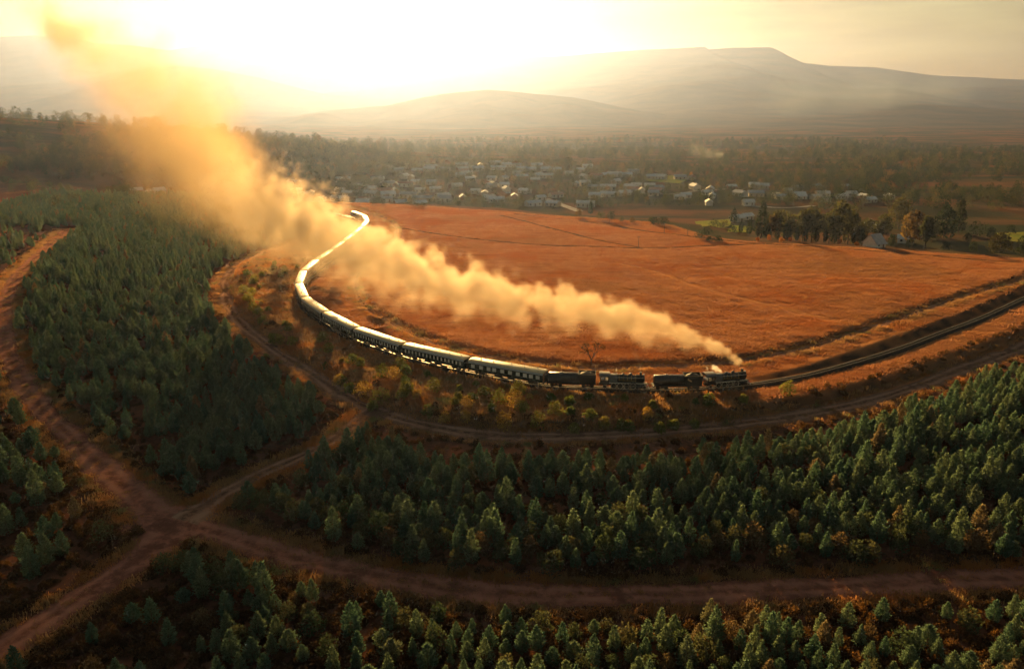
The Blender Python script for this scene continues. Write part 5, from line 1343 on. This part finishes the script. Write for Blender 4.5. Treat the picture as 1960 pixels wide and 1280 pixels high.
def smoke_volume(name, keys, voxel, mat, billow, seed, step=None, pad=1.6, soft_top=0.19, soft_low=1.15, rough_amp=1.1, thin=1.0):
    """keys: rows (x, y, z, radius, density) along the plume. The density field is laid round that bent axis."""
    K = np.array(keys, float)
    a, b = K[0, :2], K[-1, :2]
    L = float(np.hypot(*(b - a))); ang = math.atan2(b[1] - a[1], b[0] - a[0])
    u = ((K[:, 0] - a[0]) * math.cos(ang) + (K[:, 1] - a[1]) * math.sin(ang)) / L
    off = -(K[:, 0] - a[0]) * math.sin(ang) + (K[:, 1] - a[1]) * math.cos(ang)
    zc, rad, den = K[:, 2], K[:, 3], K[:, 4]
    vol = bpy.data.volumes.new(name)
    o = obj(name, vol); o.location = (a[0], a[1], 0); o.rotation_euler = (0, 0, ang)
    lo = np.array([-rad[0] * pad - 2, (off - rad * pad).min(), max((zc - rad * pad * 1.25).min(), -16.0)])
    hi = np.array([L + rad[-1] * pad, (off + rad * pad).max(), (zc + rad * pad).max()])
    res = np.maximum(8, ((hi - lo) / voxel)).astype(int)
    ng = bpy.data.node_groups.new(name + '_nodes', 'GeometryNodeTree')
    ng.interface.new_socket('Geometry', in_out='INPUT', socket_type='NodeSocketGeometry')
    ng.interface.new_socket('Geometry', in_out='OUTPUT', socket_type='NodeSocketGeometry')
    t = NT(ng)
    go = t.n('NodeGroupOutput')
    vc = t.n('GeometryNodeVolumeCube')
    vc.inputs['Min'].default_value = lo; vc.inputs['Max'].default_value = hi
    for nm, r_ in zip(('Resolution X', 'Resolution Y', 'Resolution Z'), res): vc.inputs[nm].default_value = int(r_)
    pos = t.n('GeometryNodeInputPosition').outputs[0]
    sp = t.n('ShaderNodeSeparateXYZ'); t.put(sp.inputs[0], pos)
    px_, py_, pz_ = sp.outputs
    uu = t.m('DIVIDE', px_, L)
    def curve(vals, top):
        fc = t.n('ShaderNodeFloatCurve'); c = fc.mapping.curves[0]
        pts = sorted(zip(u, vals))
        while len(c.points) < len(pts): c.points.new(0.5, 0.5)
        for p, (x_, y_) in zip(c.points, pts): p.location = (float(min(max(x_, 0), 1)), float(y_ / top)); p.handle_type = 'AUTO_CLAMPED'
        fc.mapping.extend = 'HORIZONTAL'; fc.mapping.update()
        t.put(fc.inputs['Value'], uu); fc.inputs['Factor'].default_value = 1.0
        return t.mul(fc.outputs[0], top)
    omin = min(off.min(), 0) - 1
    Rr = curve(rad, rad.max()); Zc = curve(zc, zc.max()); Oc = t.add(curve(off - omin, (off - omin).max()), float(omin)); Dn = curve(den, den.max())
    dy = t.div(t.sub(py_, Oc), Rr); dz = t.div(t.sub(pz_, Zc), Rr)
    # billows grow with the plume: noise sampled in plume-relative scale, three sizes
    n1 = t.noise(t.scaled(pos, (1 / billow,) * 3), 1.0, 1.0, 0.5)
    vor = t.n('ShaderNodeTexVoronoi', feature='SMOOTH_F1'); vor.inputs['Scale'].default_value = 1.35 / billow; vor.inputs['Smoothness'].default_value = 0.35
    wv = t.n('ShaderNodeVectorMath', operation='ADD'); t.put(wv.inputs[0], pos)
    nv = t.n('ShaderNodeTexNoise'); nv.inputs['Scale'].default_value = 1.4 / billow; nv.inputs['Detail'].default_value = 2.0
    t.put(nv.inputs['Vector'], pos)
    ws = t.scaled(nv.outputs['Color'], (billow * 0.5,) * 3); t.put(wv.inputs[1], ws)
    t.put(vor.inputs['Vector'], wv.outputs[0])
    n3 = t.noise(t.scaled(pos, (1 / billow,) * 3), 4.2, 4.0, 0.6)
    bill = t.add(t.mul(t.sub(0.45, vor.outputs['Distance']), 1.25), t.add(t.mul(t.sub(n1, 0.5), 1.1), t.mul(t.sub(n3, 0.5), 0.85)))
    r2 = t.m('SQRT', t.add(t.mul(dy, dy), t.mul(dz, dz)))
    edge = t.add(t.sub(1.0, r2), t.mul(bill, rough_amp))
    low = t.sstep(dz, 0.25, -0.9)
    soft = t.add(soft_top, t.mul(low, soft_low))
    d = t.m('DIVIDE', t.add(edge, t.mul(low, 0.30)), soft, clamp=True)
    d = t.mul(d, d)
    d = t.mul(d, t.add(0.55, t.mul(n3, 0.9)))
    ends = t.mul(t.sstep(uu, -0.012, 0.012), t.sstep(uu, 1.02, 0.86) if thin < 1.0 else t.sstep(uu, 1.05, 0.78))
    t.put(vc.inputs['Density'], t.mul(t.mul(d, Dn), ends))
    sm = t.n('GeometryNodeSetMaterial'); sm.inputs['Material'].default_value = mat
    ng.links.new(vc.outputs[0], sm.inputs[0]); ng.links.new(sm.outputs[0], go.inputs[0])
    md = o.modifiers.new('smoke', 'NODES'); md.node_group = ng
    vol.materials.append(mat)
    vol.render.step_size = step or voxel * 3.5
    return o

smoke_m = smoke_material('engine_smoke', 1.0, (0.48, 0.385, 0.29), 0.38)
chim = Matrix.Translation(lead.location) @ Matrix.Rotation(lead.rotation_euler.z, 4, 'Z') @ Vector((3.65, 0, RAIL_TOP + 3.75))
near = [(chim.x, chim.y, chim.z, 0.40, 2.2), (chim.x - 1.1, chim.y + 0.5, chim.z + 1.7, 0.8, 1.8), (47.4, 167, 7.9, 1.4, 0.95), (43.3, 170, 9.0, 2.1, 0.66), (35.6, 174, 10.2, 3.3, 0.46), (21.6, 181, 12.0, 4.8, 0.34),
        (6.6, 188, 12.6, 5.7, 0.29), (-6.8, 195, 13.6, 6.6, 0.26), (-18.3, 203, 14.6, 7.5, 0.22), (-35.8, 217, 17.0, 9.2, 0.17), (-62, 240, 21.5, 12.5, 0.105), (-86.6, 268, 26.5, 15, 0.062), (-108, 296, 31, 18, 0.035)]
tag(smoke_volume('smoke_plume', near, 0.9, smoke_m, 6.5, 1), 'long billowing smoke plume trailing left from the leading engine chimney', 'smoke', kind='stuff')
smoke_f = smoke_material('drifting_smoke', 1.0, (0.44, 0.305, 0.175), 0.32)
far_k = [(-50, 229, 20, 7, 0.025), (-74, 253, 25, 12, 0.036), (-97, 280, 29, 17, 0.034), (-127, 330, 37, 26, 0.026), (-163, 395, 47, 39, 0.019), (-204, 465, 64, 45, 0.013), (-268, 540, 90, 34, 0.012), (-336, 610, 117, 17, 0.075), (-374, 650, 135, 17, 0.05)]
tag(smoke_volume('drifting_smoke', far_k, 3.6, smoke_f, 24, 2, soft_top=0.5, soft_low=1.0, rough_amp=0.8, thin=0.9), 'brown smoke drifting up to the upper left beyond the plume', 'smoke', kind='stuff')
steam_m = smoke_material('white_steam', 1.0, (0.97, 0.96, 0.94), 0.3)
def steam(name, label, x, y, z, dx, dz, r, dens, seed):
    k = [(x, y, z, r * 0.3, dens), (x + dx * 0.5, y + 0.3, z + dz * 0.6, r * 0.8, dens), (x + dx, y + 0.6, z + dz, r, dens * 0.7)]
    tag(smoke_volume(name, k, 0.18, steam_m, 1.0, seed, rough_amp=0.6, soft_top=0.3, soft_low=0.4), label, 'steam', kind='stuff')
fp = mw_ = Matrix.Translation(lead.location) @ Matrix.Rotation(lead.rotation_euler.z, 4, 'Z')
p = fp @ Vector((-1.2, 0.2, RAIL_TOP + 3.4)); steam('steam_jet', 'bright white steam jet above the leading engine firebox', p.x, p.y, p.z, -2.2, 0.95, 0.75, 1.6, 3)
p = fp @ Vector((-4.4, 0.6, RAIL_TOP + 3.7)); steam('steam_jet', 'small white steam wisp above the leading engine cab', p.x, p.y, p.z, -0.3, 1.0, 0.35, 1.4, 4)
sp_ = Matrix.Translation(second.location) @ Matrix.Rotation(second.rotation_euler.z, 4, 'Z')
p = sp_ @ Vector((-1.6, 0.2, RAIL_TOP + 3.4)); steam('steam_jet', 'tiny white steam wisp above the second engine firebox', p.x, p.y, p.z, -0.2, 0.8, 0.28, 1.4, 5)
p = sp_ @ Vector((3.65, 0, RAIL_TOP + 3.85)); k2 = [(p.x, p.y, p.z, 0.25, 0.35), (p.x - 0.6, p.y + 0.8, p.z + 2.2, 0.6, 0.20), (p.x - 1.8, p.y + 2.2, p.z + 4.2, 1.3, 0.09)]
tag(smoke_volume('smoke_wisp', k2, 0.25, smoke_m, 1.4, 6), 'thin brown smoke wisp rising from the second engine chimney', 'smoke', kind='stuff')

mist_m = smoke_material('valley_mist', 1.0, (0.46, 0.60, 0.82), 0.1)
mist_k = [(300, 3300, 20, 80, 0.0005), (1100, 3700, 60, 130, 0.0010), (1800, 4100, 105, 170, 0.0014), (2500, 4500, 135, 170, 0.0013), (3500, 5000, 130, 130, 0.0007)]
tag(smoke_volume('valley_mist', mist_k, 34.0, mist_m, 420, 7, soft_top=1.0, soft_low=0.6, rough_amp=0.65), 'bluish mist bank along the foot of the right-hand mountain', 'mist', kind='stuff')
fire_m = smoke_material('garden_smoke', 1.0, (0.72, 0.76, 0.84), 0.4)
fire_k = [(264, 985, -11, 2.5, 0.08), (260, 987, -5, 4, 0.035), (250, 990, 0, 7, 0.008), (222, 995, 6, 13, 0.004)]
tag(smoke_volume('garden_fire_smoke', fire_k, 2.6, fire_m, 14, 8, soft_top=0.5, soft_low=0.6, rough_amp=1.0), 'small white smoke puff rising beyond the right end of the town', 'smoke', kind='stuff')

# ---------------------------------------------------------------- haze: one box of even air
hm, t, out = new_mat('haze_air')
pv = t.n('ShaderNodeVolumePrincipled')
pv.inputs['Color'].default_value = (0.245, 0.325, 0.60, 1)
pv.inputs['Density'].default_value = 0.000085
pv.inputs['Anisotropy'].default_value = 0.71
t.put(out.inputs['Volume'], pv.outputs[0])
tag(MB().box(-9800, 9800, -1900, 12900, -45, 900).build('haze', hm), 'golden evening haze filling the valley', 'haze', kind='stuff')

# ---------------------------------------------------------------- things alike in look and place are told apart by their order from the left
nth = ['first', 'second', 'third', 'fourth', 'fifth', 'sixth', 'seventh', 'eighth', 'ninth', 'tenth', 'eleventh', 'twelfth', 'thirteenth', 'fourteenth', 'fifteenth', 'sixteenth', 'seventeenth', 'eighteenth', 'nineteenth', 'twentieth'] + ['twenty-' + w for w in ('first', 'second', 'third', 'fourth', 'fifth', 'sixth', 'seventh', 'eighth', 'ninth')]
alike = {}
for o in scene.objects:
    if o.parent is None and o.get('category') and o.get('kind') is None: alike.setdefault(o['label'], []).append(o)
for lb, os_ in alike.items():
    if 2 <= len(os_) <= 29 and len(lb.split()) <= 12:
        os_.sort(key=lambda q: q.location.x / q.location.y)
        for q, w in zip(os_, nth): q['label'] = '%s, %s from the left' % (lb, w)
